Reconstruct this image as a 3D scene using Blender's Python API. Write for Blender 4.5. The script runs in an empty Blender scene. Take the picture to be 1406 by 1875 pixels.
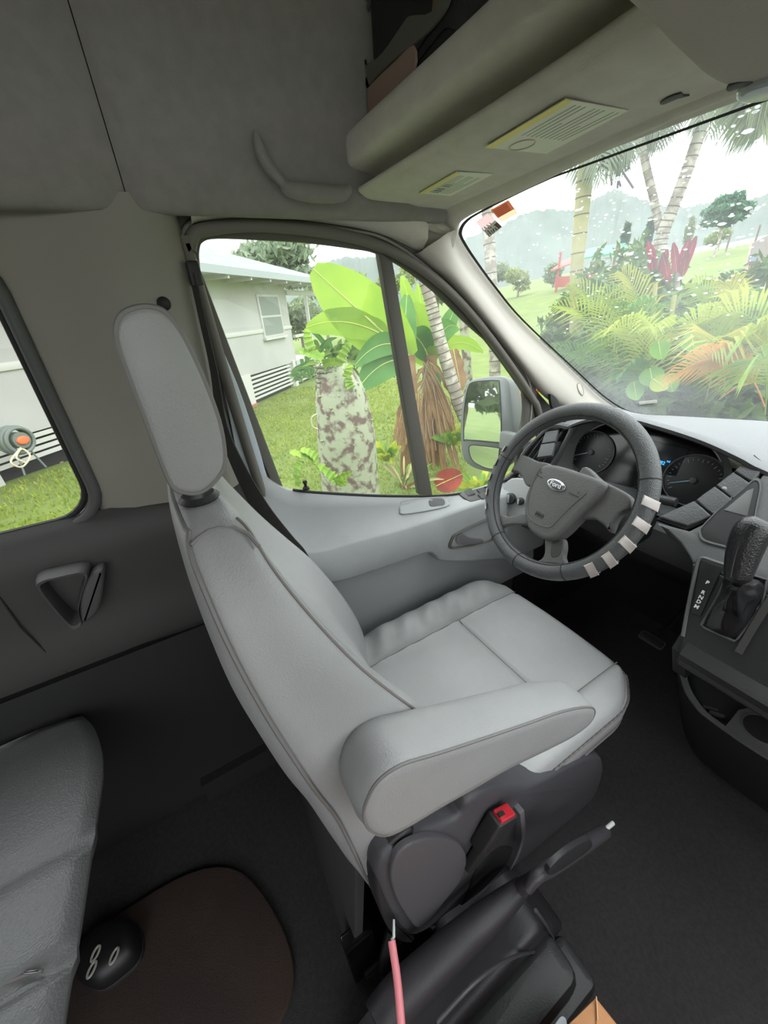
import bpy, bmesh, math, random
import numpy as np
from mathutils import Vector, Matrix

SC = bpy.context.scene
COL = SC.collection
rnd = random.Random(7)
# ---------------------------------------------------------------- camera, sky, exposure
W, H, F = 1406, 1875, 700.0
CX, CY = 703.0, 937.5
CAM = np.array([0.0, 0.0, 1.40])
_p = math.atan(372 / F); _r = math.radians(4.5); _a = math.radians(28.2)
_dn = np.array([math.sin(_r) * math.cos(_p), math.cos(_r) * math.cos(_p), math.sin(_p)])
_up = -_dn
_hz = np.array([0, 0, 1.0]) - _up * _up[2]; _hz /= np.linalg.norm(_hz)
_rt = np.cross(_hz, _up)
_left = _hz * math.cos(_a) - _rt * math.sin(_a)
_fwd = _hz * math.sin(_a) + _rt * math.cos(_a)
R = np.stack([-_left, _fwd, _up])
cam = bpy.data.cameras.new('camera'); cam.sensor_fit = 'HORIZONTAL'; cam.sensor_width = 36
cam.lens = F / W * 36; cam.clip_start = 0.02; cam.clip_end = 3000
co = bpy.data.objects.new('camera', cam); COL.objects.link(co)
M = Matrix([[R[i][0], -R[i][1], -R[i][2], CAM[i]] for i in range(3)] + [[0, 0, 0, 1]])
co.matrix_world = M
SC.camera = co

wd = bpy.data.worlds.new('overcast_sky'); SC.world = wd; wd.use_nodes = True
nt = wd.node_tree; nt.nodes.clear()
o_ = nt.nodes.new('ShaderNodeOutputWorld'); b_ = nt.nodes.new('ShaderNodeBackground')
tc = nt.nodes.new('ShaderNodeTexCoord'); sx = nt.nodes.new('ShaderNodeSeparateXYZ')
mr = nt.nodes.new('ShaderNodeMapRange')
mr.inputs['From Min'].default_value = 0; mr.inputs['From Max'].default_value = 1
mr.inputs['To Min'].default_value = 2.4; mr.inputs['To Max'].default_value = 5.4
nt.links.new(tc.outputs['Generated'], sx.inputs[0]); nt.links.new(sx.outputs['Z'], mr.inputs['Value'])
nt.links.new(mr.outputs[0], b_.inputs['Strength']); b_.inputs['Color'].default_value = (0.95, 0.98, 1.0, 1)
nt.links.new(b_.outputs[0], o_.inputs[0])
vs = SC.view_settings; vs.view_transform = 'Standard'; vs.look = 'None'; vs.gamma = 1; vs.use_curve_mapping = False
vs.exposure = 0.12
cy_ = SC.cycles
cy_.max_bounces = 10; cy_.diffuse_bounces = 6; cy_.glossy_bounces = 4; cy_.transparent_max_bounces = 16
cy_.caustics_reflective = False; cy_.caustics_refractive = False; cy_.sample_clamp_indirect = 6

# ---------------------------------------------------------------- measuring helpers
def ray(u, v):
    return R @ np.array([(u - CX) / F, (v - CY) / F, 1.0])
def U(u, v, x=None, y=None, z=None):
    """world point that is seen at photo pixel u, v and lies in the plane x=, y= or z="""
    d = ray(u, v)
    for i, val in enumerate((x, y, z)):
        if val is not None:
            return CAM + d * ((val - CAM[i]) / d[i])
def UP(u, v, p0, n):
    d = ray(u, v); p0 = np.array(p0, float); n = np.array(n, float)
    return CAM + d * ((n @ (p0 - CAM)) / (n @ d))
def G(u, v, dist):
    d = ray(u, v); return CAM + d * (dist / math.hypot(d[0], d[1]))

# ---------------------------------------------------------------- materials
def lin(c):
    if isinstance(c, str):
        c = [int(c[i:i + 2], 16) / 255 for i in (0, 2, 4)]
        c = [x / 12.92 if x <= .04045 else ((x + .055) / 1.055) ** 2.4 for x in c]
    return (*c, 1.0)
MATS = {}
def mat(name, col, rough=.6, metal=0., col2=None, scale=8., bump=0., bscale=60., spec=.5, detail=4., coords='Object',
        sharp=None, voro=False, emit=0., sheen=0., transl=0., stretch=None, lo=.35, hi=.65, coat=0.):
    if name in MATS: return MATS[name]
    m = bpy.data.materials.new(name); m.use_nodes = True; t = m.node_tree; n = t.nodes; L = t.links
    p = n['Principled BSDF']
    p.inputs['Base Color'].default_value = lin(col); p.inputs['Roughness'].default_value = rough
    p.inputs['Metallic'].default_value = metal; p.inputs['Specular IOR Level'].default_value = spec
    if coat: p.inputs['Coat Weight'].default_value = coat
    if sheen: p.inputs['Sheen Weight'].default_value = sheen
    tcn = n.new('ShaderNodeTexCoord'); src = tcn.outputs[coords]
    if stretch:
        mp = n.new('ShaderNodeMapping'); mp.inputs['Scale'].default_value = stretch
        L.new(src, mp.inputs['Vector']); src = mp.outputs[0]
    if col2:
        nz = n.new('ShaderNodeTexNoise'); nz.inputs['Scale'].default_value = scale; nz.inputs['Detail'].default_value = detail
        L.new(src, nz.inputs['Vector'])
        cr = n.new('ShaderNodeValToRGB'); cr.color_ramp.elements[0].color = lin(col); cr.color_ramp.elements[1].color = lin(col2)
        cr.color_ramp.elements[0].position = lo; cr.color_ramp.elements[1].position = hi
        if sharp: cr.color_ramp.interpolation = 'CONSTANT'
        L.new(nz.outputs['Fac'], cr.inputs[0]); L.new(cr.outputs[0], p.inputs['Base Color'])
    if bump:
        if voro:
            bn = n.new('ShaderNodeTexVoronoi'); out = bn.outputs['Distance']
        else:
            bn = n.new('ShaderNodeTexNoise'); bn.inputs['Detail'].default_value = 3; out = bn.outputs['Fac']
        bn.inputs['Scale'].default_value = bscale; L.new(src, bn.inputs['Vector'])
        bp = n.new('ShaderNodeBump'); bp.inputs['Strength'].default_value = bump; bp.inputs['Distance'].default_value = .002
        L.new(out, bp.inputs['Height']); L.new(bp.outputs[0], p.inputs['Normal'])
    if emit:
        p.inputs['Emission Color'].default_value = lin(col); p.inputs['Emission Strength'].default_value = emit
    if transl:
        tr = n.new('ShaderNodeBsdfTranslucent'); mx = n.new('ShaderNodeMixShader'); mx.inputs[0].default_value = transl
        tr.inputs['Color'].default_value = lin(col)
        if col2: L.new(cr.outputs[0], tr.inputs['Color'])
        L.new(p.outputs[0], mx.inputs[1]); L.new(tr.outputs[0], mx.inputs[2])
        L.new(mx.outputs[0], n['Material Output'].inputs[0])
    MATS[name] = m; return m
def glassmat(name, tint=(1, 1, 1), haze=0.0, gloss=.06, hazecol=(.9, .93, .95)):
    m = bpy.data.materials.new(name); m.use_nodes = True; t = m.node_tree; n = t.nodes; L = t.links; n.clear()
    o = n.new('ShaderNodeOutputMaterial'); tr = n.new('ShaderNodeBsdfTransparent'); tr.inputs[0].default_value = (*tint, 1)
    gl = n.new('ShaderNodeBsdfGlossy'); gl.inputs['Roughness'].default_value = .02
    lw = n.new('ShaderNodeLayerWeight'); lw.inputs[0].default_value = .5
    pw = n.new('ShaderNodeMath'); pw.operation = 'POWER'; L.new(lw.outputs['Facing'], pw.inputs[0]); pw.inputs[1].default_value = 5
    fr = n.new('ShaderNodeMath'); fr.operation = 'MULTIPLY_ADD'; L.new(pw.outputs[0], fr.inputs[0]); fr.inputs[1].default_value = .5; fr.inputs[2].default_value = .015
    mx = n.new('ShaderNodeMixShader'); L.new(fr.outputs[0], mx.inputs[0]); L.new(tr.outputs[0], mx.inputs[1]); L.new(gl.outputs[0], mx.inputs[2])
    out = mx.outputs[0]
    if haze:
        nz = n.new('ShaderNodeTexNoise'); nz.inputs['Scale'].default_value = 3; nz.inputs['Detail'].default_value = 6
        mr = n.new('ShaderNodeMapRange'); mr.inputs['From Min'].default_value = .3; mr.inputs['From Max'].default_value = .75
        mr.inputs['To Min'].default_value = haze * .4; mr.inputs['To Max'].default_value = haze * 1.8
        tcn = n.new('ShaderNodeTexCoord'); L.new(tcn.outputs['Object'], nz.inputs['Vector']); L.new(nz.outputs['Fac'], mr.inputs['Value'])
        tl = n.new('ShaderNodeBsdfTranslucent'); tl.inputs[0].default_value = (*hazecol, 1)
        m2 = n.new('ShaderNodeMixShader'); L.new(mr.outputs[0], m2.inputs[0]); L.new(out, m2.inputs[1]); L.new(tl.outputs[0], m2.inputs[2]); out = m2.outputs[0]
    L.new(out, o.inputs[0]); MATS[name] = m; return m

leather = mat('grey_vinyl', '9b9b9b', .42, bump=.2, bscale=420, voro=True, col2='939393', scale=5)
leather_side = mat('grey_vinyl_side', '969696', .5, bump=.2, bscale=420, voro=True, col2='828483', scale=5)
bench_v = mat('bench_vinyl', '6d6e6e', .36, bump=.3, bscale=300, voro=True)
piping_m = mat('vinyl_piping', '757271', .5)
stitch_m = mat('brown_stitch', '6f6866', .7)
headl = mat('headliner_cloth', '86837d', .95, bump=.3, bscale=500, col2='807d77', scale=40, sheen=.1)
shelf_m = mat('shelf_cloth', 'c6c1b6', .9, bump=.25, bscale=500, col2='bfbaaf', scale=30)
pillar_m = mat('pillar_plastic', '87837b', .75, bump=.2, bscale=450)
apillar_m = mat('windscreen_pillar_plastic', 'aca69e', .7, bump=.15, bscale=400)
trimdark = mat('dark_trim_plastic', '3d3d3b', .6, bump=.2, bscale=300)
trimmid = mat('mid_trim_plastic', '4c4c4b', .6, bump=.2, bscale=300)
door_m = mat('door_plastic', '9a9c9c', .55, bump=.25, bscale=350, col2='929494', scale=6)
door_low = mat('door_lower_plastic', '909293', .6, bump=.25, bscale=350)
black_r = mat('black_rubber', '1b1a19', .7)
frame_m = mat('window_seal_rubber', '55524c', .65)
frame_l = mat('seal_lip', '8f8d88', .6)
black_p = mat('black_plastic', '262627', .5, bump=.25, bscale=300)
dash_m = mat('dash_plastic', '4e4f50', .6, bump=.3, bscale=260, voro=True)
dashtop_m = mat('dash_top_plastic', '77787a', .6, bump=.35, bscale=200, voro=True)
stack_m = mat('stack_grey_plastic', '5b5c5c', .5, bump=.2, bscale=300)
gloss_b = mat('gloss_black', '0c0c0d', .12)
carpet = mat('black_carpet', '2c2a2a', .95, bump=1., bscale=400, col2='363333', scale=120)
wheel_m = mat('wheel_leather', '4b4c4d', .32, bump=.5, bscale=500, voro=True)
hub_m = mat('wheel_hub_plastic', '5a5a58', .55, bump=.35, bscale=400, voro=True)
silver = mat('satin_silver', 'b5aeaa', .4, metal=.4)
chrome = mat('chrome', 'd8d8d8', .12, metal=1.)
white_m = mat('white_print', 'eeeeee', .5)
strap_m = mat('belt_webbing', '3a3937', .8, bump=.6, bscale=500)
bodypaint = mat('body_paint', 'c3ccd6', .35)
red_m = mat('red_plastic', 'd8303c', .35, transl=.25)
pink_m = mat('pink_plastic', 'f79aa2', .35, transl=.2)

# ---------------------------------------------------------------- mesh helpers
def tag(o, label=None, cat=None, group=None, kind=None):
    if label: o['label'] = label
    if cat: o['category'] = cat
    if group: o['group'] = group
    if kind: o['kind'] = kind
    return o
def link(o, parent=None):
    COL.objects.link(o)
    if parent is not None: o.parent = parent
    return o
def empty(name, loc=(0, 0, 0), label=None, cat=None, group=None, kind=None):
    o = bpy.data.objects.new(name, None); o.location = [float(a) for a in loc]; o.empty_display_size = .05
    COL.objects.link(o); return tag(o, label, cat, group, kind)
def mesh(name, verts, faces, m, parent=None, smooth=True, fix=True, angle=None):
    """verts are world coordinates; stored relative to the parent's location"""
    V = np.array(verts, float).reshape(-1, 3)
    if parent is not None:
        off = np.array(world_loc(parent)); V = V - off
        o_loc = (0, 0, 0)
    else:
        c = (V.min(0) + V.max(0)) / 2; c[2] = V[:, 2].min(); V = V - c; o_loc = c
    me = bpy.data.meshes.new(name); me.from_pydata(V.tolist(), [], [list(map(int, f)) for f in faces]); me.materials.append(m)
    if fix:
        bm = bmesh.new(); bm.from_mesh(me); bmesh.ops.recalc_face_normals(bm, faces=bm.faces); bm.to_mesh(me); bm.free()
    if smooth:
        me.polygons.foreach_set('use_smooth', [True] * len(me.polygons))
        if angle is None: angle = 40
        try: me.set_sharp_from_angle(angle=math.radians(angle))
        except Exception: pass
    me.update()
    o = bpy.data.objects.new(name, me); o.location = [float(a) for a in o_loc]
    return link(o, parent)
def world_loc(o):
    v = Vector((0, 0, 0))
    while o is not None: v += o.location; o = o.parent
    return v
def cr(pts, k=6, closed=False):
    """Catmull-Rom resampling"""
    P = np.array(pts, float); n = len(P); out = []
    rng = range(n) if closed else range(n - 1)
    for i in rng:
        if closed: a, b, c, d = P[(i - 1) % n], P[i], P[(i + 1) % n], P[(i + 2) % n]
        else:
            b, c = P[i], P[i + 1]
            a = P[i - 1] if i > 0 else 2 * b - c
            d = P[i + 2] if i + 2 < n else 2 * c - b
        for j in range(k):
            t = j / k
            out.append(.5 * ((2 * b) + (-a + c) * t + (2 * a - 5 * b + 4 * c - d) * t * t + (-a + 3 * b - 3 * c + d) * t ** 3))
    if not closed: out.append(P[-1])
    return np.array(out)
def loft(rings, closed=True, cap=True):
    """rings: list of (n,3); returns verts, faces"""
    n = len(rings[0]); V = np.concatenate([np.array(r, float) for r in rings]); Fc = []
    for i in range(len(rings) - 1):
        for j in range(n if closed else n - 1):
            a = i * n + j; b = i * n + (j + 1) % n
            Fc.append((a, b, b + n, a + n))
    if cap and closed:
        Fc.append(tuple(range(n - 1, -1, -1))); Fc.append(tuple(range((len(rings) - 1) * n, len(rings) * n)))
    return V, Fc
def join(*vf):
    V = []; Fc = []; o = 0
    for v, f in vf:
        v = np.array(v, float).reshape(-1, 3); V.append(v); Fc += [tuple(i + o for i in q) for q in f]; o += len(v)
    return np.concatenate(V), Fc
def tube(pts, r, n=8, closed=False, cap=True):
    P = np.array(pts, float); m = len(P)
    rr = np.full(m, r) if np.isscalar(r) else np.interp(np.linspace(0, 1, m), np.linspace(0, 1, len(r)), r)
    T = np.roll(P, -1, 0) - np.roll(P, 1, 0) if closed else np.gradient(P, axis=0)
    T /= np.linalg.norm(T, axis=1)[:, None] + 1e-12
    ref = np.array([0, 0, 1.]) if abs(T[0][2]) < .9 else np.array([1., 0, 0])
    a = np.cross(T[0], ref); a /= np.linalg.norm(a); rings = []
    for i in range(m):
        a = a - T[i] * (a @ T[i]); a /= np.linalg.norm(a) + 1e-12; b = np.cross(T[i], a)
        th = np.arange(n) * 2 * math.pi / n
        rings.append(P[i] + rr[i] * (np.outer(np.cos(th), a) + np.outer(np.sin(th), b)))
    if closed:
        V, Fc = loft(rings, True, False); L = (m - 1) * n
        Fc += [(L + j, L + (j + 1) % n, (j + 1) % n, j) for j in range(n)]
        return V, Fc
    return loft(rings, True, cap)
def ribbon(pts, wdir, w, th=.002):
    P = np.array(pts, float); wd_ = np.array(wdir, float)
    if wd_.ndim == 1: wd_ = np.tile(wd_, (len(P), 1))
    wd_ = wd_ / np.linalg.norm(wd_, axis=1)[:, None]
    T = np.gradient(P, axis=0); N = np.cross(T, wd_); N /= np.linalg.norm(N, axis=1)[:, None] + 1e-12
    wv = np.full(len(P), w) if np.isscalar(w) else np.interp(np.linspace(0, 1, len(P)), np.linspace(0, 1, len(w)), w)
    rings = []
    for i in range(len(P)):
        a = wd_[i] * wv[i] / 2; b = N[i] * th / 2
        rings.append([P[i] - a - b, P[i] + a - b, P[i] + a + b, P[i] - a + b])
    return loft(rings)
def inset2(P2, d):
    """shrink closed 2d polygon by d (any winding)"""
    P2 = np.array(P2, float); A = .5 * np.sum(P2[:, 0] * np.roll(P2[:, 1], -1) - np.roll(P2[:, 0], -1) * P2[:, 1])
    s = 1 if A > 0 else -1
    e = np.roll(P2, -1, 0) - np.roll(P2, 1, 0); e /= np.linalg.norm(e, axis=1)[:, None] + 1e-12
    nrm = np.stack([-e[:, 1], e[:, 0]], 1) * s
    return P2 + nrm * d
def slab(P3, nvec, th, bev=.004, seg=3, hollow=False):
    """closed planar outline P3, extruded th along -nvec, front edge rounded by bev. front face at P3 plane"""
    P3 = np.array(P3, float); nvec = np.array(nvec, float); nvec /= np.linalg.norm(nvec)
    c = P3.mean(0); a = P3[1] - P3[0]; a -= nvec * (a @ nvec); a /= np.linalg.norm(a); b = np.cross(nvec, a)
    P2 = np.stack([(P3 - c) @ a, (P3 - c) @ b], 1)
    hs = (P3 - c) @ nvec
    rings = []
    def mk(P2_, h): return c + np.outer(P2_[:, 0], a) + np.outer(P2_[:, 1], b) + np.outer(hs + h, nvec)
    for k in range(seg + 1):
        t = math.pi / 2 * k / seg
        rings.append(mk(inset2(P2, bev * (1 - math.sin(t))), -bev * (1 - math.cos(t))))
    rings.append(mk(P2, -th))
    return loft(rings)
def rect3(c, a, b, hw, hh, r=.0, k=4):
    """rounded rectangle outline centred c, axes a,b"""
    c, a, b = (np.array(v, float) for v in (c, a, b)); a = a / np.linalg.norm(a); b = b / np.linalg.norm(b); out = []
    if r <= 0: r = 1e-4
    for sx_, sy_, t0 in ((1, 1, 0), (-1, 1, 90), (-1, -1, 180), (1, -1, 270)):
        for j in range(k + 1):
            t = math.radians(t0 + 90 * j / k)
            out.append(c + a * (sx_ * (hw - r) + r * math.cos(t)) + b * (sy_ * (hh - r) + r * math.sin(t)))
    return np.array(out)
def circ3(c, a, b, ra, rb=None, n=32):
    rb = rb or ra; c, a, b = (np.array(v, float) for v in (c, a, b)); a = a / np.linalg.norm(a); b = b / np.linalg.norm(b)
    t = np.arange(n) * 2 * math.pi / n
    return c + np.outer(np.cos(t) * ra, a) + np.outer(np.sin(t) * rb, b)
def box(c, hx, hy, hz, ax=(1, 0, 0), ay=(0, 1, 0), az=(0, 0, 1), bev=.0):
    c, ax, ay, az = (np.array(v, float) for v in (c, ax, ay, az))
    az = az / np.linalg.norm(az)
    out = rect3(c + az * hz, ax, ay, hx, hy, max(bev, 1e-4), 3 if bev else 1)
    return slab(out, az, 2 * hz, max(bev, 1e-4), 2 if bev else 1)
def grid(P, thick=None, nrm=None):
    """P: (rows, cols, 3)"""
    P = np.array(P, float); r, c = P.shape[:2]; V = P.reshape(-1, 3)
    Fc = [(i * c + j, i * c + j + 1, (i + 1) * c + j + 1, (i + 1) * c + j) for i in range(r - 1) for j in range(c - 1)]
    if thick:
        V2 = V + np.array(nrm, float) * thick; N = len(V)
        F2 = [tuple(q + N for q in f[::-1]) for f in Fc]
        edge = []
        b = [(0, j) for j in range(c)] + [(i, c - 1) for i in range(1, r)] + [(r - 1, j) for j in range(c - 2, -1, -1)] + [(i, 0) for i in range(r - 2, 0, -1)]
        idx = [i * c + j for i, j in b]
        for q in range(len(idx)):
            a, d = idx[q], idx[(q + 1) % len(idx)]; edge.append((a, d, d + N, a + N))
        V = np.concatenate([V, V2]); Fc = Fc + F2 + edge
    return V, Fc
def plate(name, outer, holes, x, th, m, parent=None, axis=0):
    """flat wall in the plane x=, with holes; outer/holes are lists of (y,z)"""
    bm = bmesh.new(); es = []
    for lp in [outer] + holes:
        vs_ = [bm.verts.new((x, p[0], p[1]) if axis == 0 else (p[0], x, p[1])) for p in lp]
        es += [bm.edges.new((vs_[i], vs_[(i + 1) % len(vs_)])) for i in range(len(vs_))]
    bmesh.ops.triangle_fill(bm, use_beauty=True, use_dissolve=False, edges=es)
    g = bmesh.ops.extrude_face_region(bm, geom=bm.faces[:])
    vv = [e for e in g['geom'] if isinstance(e, bmesh.types.BMVert)]
    bmesh.ops.translate(bm, vec=(th, 0, 0) if axis == 0 else (0, th, 0), verts=vv)
    bmesh.ops.recalc_face_normals(bm, faces=bm.faces)
    me = bpy.data.meshes.new(name); bm.to_mesh(me); bm.free(); me.materials.append(m)
    o = bpy.data.objects.new(name, me); link(o, parent)
    if parent is not None: o.location = -world_loc(parent)
    return o
def sphere(c, r, seg=16, rings=10, sq=(1, 1, 1), jit=0., rg=None):
    V = []; c = np.array(c, float); Fc = []
    for i in range(rings + 1):
        ph = math.pi * i / rings
        for j in range(seg):
            t = 2 * math.pi * j / seg
            k = 1 + (rg.uniform(-jit, jit) if jit else 0)
            V.append(c + np.array([math.sin(ph) * math.cos(t) * sq[0], math.sin(ph) * math.sin(t) * sq[1], math.cos(ph) * sq[2]]) * r * k)
    for i in range(rings):
        for j in range(seg):
            a = i * seg + j; b = i * seg + (j + 1) % seg; Fc.append((a, b, b + seg, a + seg))
    return V, Fc
def text(name, s, c, a, b, size, m, parent, ext=.0004, align='CENTER', bold=0.):
    """lettering, centre c, reading direction a, up direction b"""
    cu = bpy.data.curves.new(name, 'FONT'); cu.body = s; cu.size = size; cu.extrude = ext; cu.align_x = align; cu.align_y = 'CENTER'; cu.offset = bold
    cu.resolution_u = 3
    a = Vector(a).normalized(); b = Vector(b).normalized(); n = a.cross(b).normalized(); b = n.cross(a)
    tmp = bpy.data.objects.new(name, cu); COL.objects.link(tmp)
    dg = bpy.context.evaluated_depsgraph_get(); me = bpy.data.meshes.new_from_object(tmp.evaluated_get(dg))
    bpy.data.objects.remove(tmp)
    mw = Matrix(((a.x, b.x, n.x, c[0]), (a.y, b.y, n.y, c[1]), (a.z, b.z, n.z, c[2]), (0, 0, 0, 1)))
    me.transform(mw)
    if parent is not None: me.transform(Matrix.Translation(-world_loc(parent)))
    me.materials.clear(); me.materials.append(m)
    o = bpy.data.objects.new(name, me); return link(o, parent)
from mathutils.bvhtree import BVHTree
def hitvf(vf, u, v):
    t = BVHTree.FromPolygons([tuple(map(float, p)) for p in vf[0]], [tuple(map(int, f)) for f in vf[1]])
    l, n, i, d = t.ray_cast(Vector(CAM), Vector(ray(u, v)))
    n = np.array(n); n = n if n @ (CAM - np.array(l)) > 0 else -n
    return np.array(l), n
def nrmz(v): v = np.array(v, float); return v / np.linalg.norm(v)
# ================================================================ VAN SHELL (the setting)
fl = struct = None
def struct(name, vf, m, parent=None, **k):
    o = mesh(name, vf[0], vf[1], m, parent, **k)
    if parent is None: o['kind'] = 'structure'
    return o
struct('floor', box((0.15, -0.38, -0.02), 1.15, 2.2, 0.01), carpet)
# side wall: one sheet with the door aperture and the rear window cut out
XW = -0.985
yz = lambda pts, x: [tuple(U(u, v, x=x)[1:]) for u, v in pts]
door_ap = yz([(347, 470), (352, 435), (375, 420), (470, 412), (600, 425), (690, 448), (765, 487), (830, 540), (890, 608), (950, 690), (985, 745)], -.955)
door_ap = [tuple(p) for p in cr(door_ap, 4)]
y1 = door_ap[-1][0]
door_open = [(0.115, 0.04)] + [(0.125, .9)] + door_ap + [(y1 + .06, .9), (y1 + .06, .04)]
rear_win = [tuple(p[:]) for p in rect3((0, -.86, 1.29), (0, 1, 0), (0, 0, 1), .675, .245, .07, 5)[:, 1:]]
wl = empty('wall_left', (-.97, 0, 0), kind='structure')
plate('side_sheet', [(-2.4, -.01), (1.75, -.01), (1.75, .80), (1.5, .93), (1.30, 1.01), (1.10, 1.17), (.84, 1.435), (.72, 1.54), (.60, 1.62), (-2.4, 1.62)],
      [door_open, rear_win], -.975, -.02, trimdark, wl)
# passenger's side: door window like the driver's, unseen sliding doorway sized for cabin light
wr_ = empty('wall_right', (.97, 0, 0), kind='structure')
dwin = [(.20, 1.02), (.20, 1.50), (.26, 1.54), (.55, 1.52), (.75, 1.42), (.95, 1.26), (1.12, 1.08), (1.12, .85), (.95, .78), (.6, .80), (.35, .90)]
slide = [(-1.40, .02), (-1.40, 1.45), (-.42, 1.45), (-.42, .02)]
plate('side_sheet', [(-2.4, -.01), (1.75, -.01), (1.75, .80), (1.60, .92), (1.2, 1.225), (.80, 1.52), (.70, 1.62), (-2.4, 1.62)], [dwin, slide], .975, .02, pillar_m, wr_)
# B pillar trim (wide moulded panel between the rear window and the door)
prof = cr([(-.185, -.972), (-.165, -.962), (-.10, -.948), (-.045, -.93), (.0, -.915), (.05, -.91), (.09, -.918), (.115, -.94), (.13, -.972)], 5)
rows = []
for z in np.linspace(1.045, 1.60, 14):
    k = (z - 1.05) / .55
    rows.append([(x + .012 * k * 0, y - .008 * (1 - k) * (y > .05), z) for y, x in prof])
mesh('pillar_trim', *grid(rows), pillar_m, wl)
# rear window surround: rolled lip round the opening
lip = rect3((-.962, -.86, 1.288), (0, 1, 0), (0, 0, 1), .682, .252, .075, 6)
mesh('window_surround', *tube(lip, .012, 10, True), trimmid, wl)
# headliner side above rear window
mesh('upper_panel', *grid([[(-.965, y, 1.555), (-.955, y, 1.60)] for y in np.linspace(-2.4, -.16, 6)], .01, (-1, 0, 0)), pillar_m, wl)
# lower rear trim with bulge
pr = cr([(-.962, 1.055), (-.94, 1.03), (-.925, .99), (-.925, .93), (-.93, .84), (-.925, .76), (-.93, .70), (-.96, .665)], 4)
rows = [[(x, y, z + .03 * (1 - min(1, max(0, (y + .45) / .35))) * (z < .7)) for x, z in pr] for y in np.linspace(-2.3, .112, 30)]
mesh('lower_trim', *grid(rows), trimdark, wl)
# a moulded step in the lower trim
st = [U(u, v, x=-.922) for u, v in [(0, 1130), (60, 1118), (90, 1112)]]
mesh('lower_board', *box((-.965, -.9, .33), .01, 1.4, .335), black_p, wl)
mesh('panel_seam', *tube([(-.924, -.395, 1.0), (-.924, -.395, .86), (-.93, -.375, .70)], .0018, 5), black_r, wl)
# moulded pocket / armrest hook under the rear window
po = [U(u, v, x=-.885) for u, v in [(70, 1078), (78, 1066), (100, 1060), (150, 1050), (158, 1062), (150, 1085), (143, 1118), (148, 1140), (138, 1150), (125, 1145), (95, 1112)]]
pin = cr(po, 4, True); c = pin.mean(0)
rings = [c + (pin - c) * s + np.array([dx, 0, 0]) for s, dx in ((1.16, -.045), (1.12, -.012), (1.04, 0), (.94, -.002), (.86, -.012), (.80, -.04), (.72, -.075))]
mesh('cup_holder', *loft(rings, True, False), trimmid, wl)
mesh('cup_holder_bottom', *loft([rings[-1], rings[-1] + np.array([-.004, 0, 0])]), black_r, wl)
ho = cr([U(u, v, x=-.885) for u, v in [(150, 1085), (165, 1056), (188, 1044), (190, 1070), (180, 1120), (152, 1142), (146, 1118)]], 4, True)
mesh('holder_wing', *slab(ho, (1, 0, 0), .045, .008), trimmid, wl)

# ceiling: headliner side roll and roof, two panels meeting at a seam
ce = empty('ceiling', (0, 0, 1.58), kind='structure')
hp = cr([(-.965, 1.585), (-.93, 1.574), (-.905, 1.585), (-.888, 1.66), (-.875, 1.80), (-.84, 1.93), (-.74, 2.03), (-.5, 2.08), (0, 2.10), (.6, 2.08), (.95, 2.0)], 5)
def headliner(y0, y1, n, bulge0, bulge1):
    rows = []
    for y in np.linspace(y0, y1, n):
        e = 0
        if bulge1: e = max(e, 1 - min(1, (y1 - y) / .02))
        if bulge0: e = max(e, 1 - min(1, (y - y0) / .02))
        e = .014 * e * e
        rows.append([(x - e * (x < -.5), y, z + e * (x > -.8)) for x, z in hp])
    return grid(rows, .006, (0, 0, 1))
mesh('roof_skin', *grid([[(x - .03, y, z + .03) for x, z in hp] for y in np.linspace(-2.42, .78, 4)], .01, (0, 0, 1)), black_r, ce)
mesh('headliner_panel', *headliner(-2.4, .0485, 60, False, True), headl, ce)
mesh('headliner_panel', *headliner(.0500, .72, 40, True, False), headl, ce)
# cover moulding that runs along above the door and carries into the pillar
sm0 = lambda t: min(1, max(0, t)) ** 2 * (3 - 2 * min(1, max(0, t)))
mv = cr([U(u, v, x=-.945) for u, v in [(352, 412), (368, 402), (470, 393), (600, 405), (700, 425), (775, 458)]], 5)
mw_ = [(-.90, p[1], max(p[2] + .03, 1.56)) for p in mv]
mesh('door_header_trim', *grid([[(-.962, p[1], p[2]) for p in mv], [(-.945, p[1], p[2] + .004) for p in mv], [(-.925, p[1], min(p[2] + .02, 1.6)) for p in mv], [(-.91 - .035 * sm0((p[1] - .62) / .15), p[1], (1.585 if p[1] < .6 else 1.585 * (1 - sm0((p[1] - .6) / .15)) + (p[2] + .035) * sm0((p[1] - .6) / .15))) for p in mv]]), shelf_m, ce)
# rear closing wall and front bulkhead
struct('wall_back', box((0, -2.42, 1.0), 1.05, .01, 1.0), headl)
struct('wall_front', box((0, 1.74, .42), 1.05, .01, .45), black_p)
mesh('kick_panel', *box((-.955, 1.46, .42), .012, .30, .46), black_p, wl)
mesh('sill_board', *box((-.955, .75, .03), .03, 1.0, .05), black_p, wl)

# ---------------------------------------------------------------- rear side window
w1 = empty('window_1', (-.985, -.86, 1.05), kind='structure')
g1 = rect3((-.984, -.86, 1.29), (0, 1, 0), (0, 0, 1), .675, .245, .07, 5)
mesh('glass_pane', *slab(g1, (1, 0, 0), .004, .001, 1), glassmat('side_glass', (.97, .98, .97)), w1)
mesh('window_seal', *tube(rect3((-.968, -.86, 1.29), (0, 1, 0), (0, 0, 1), .668, .238, .07, 6), .007, 8, True), black_r, w1)

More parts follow.
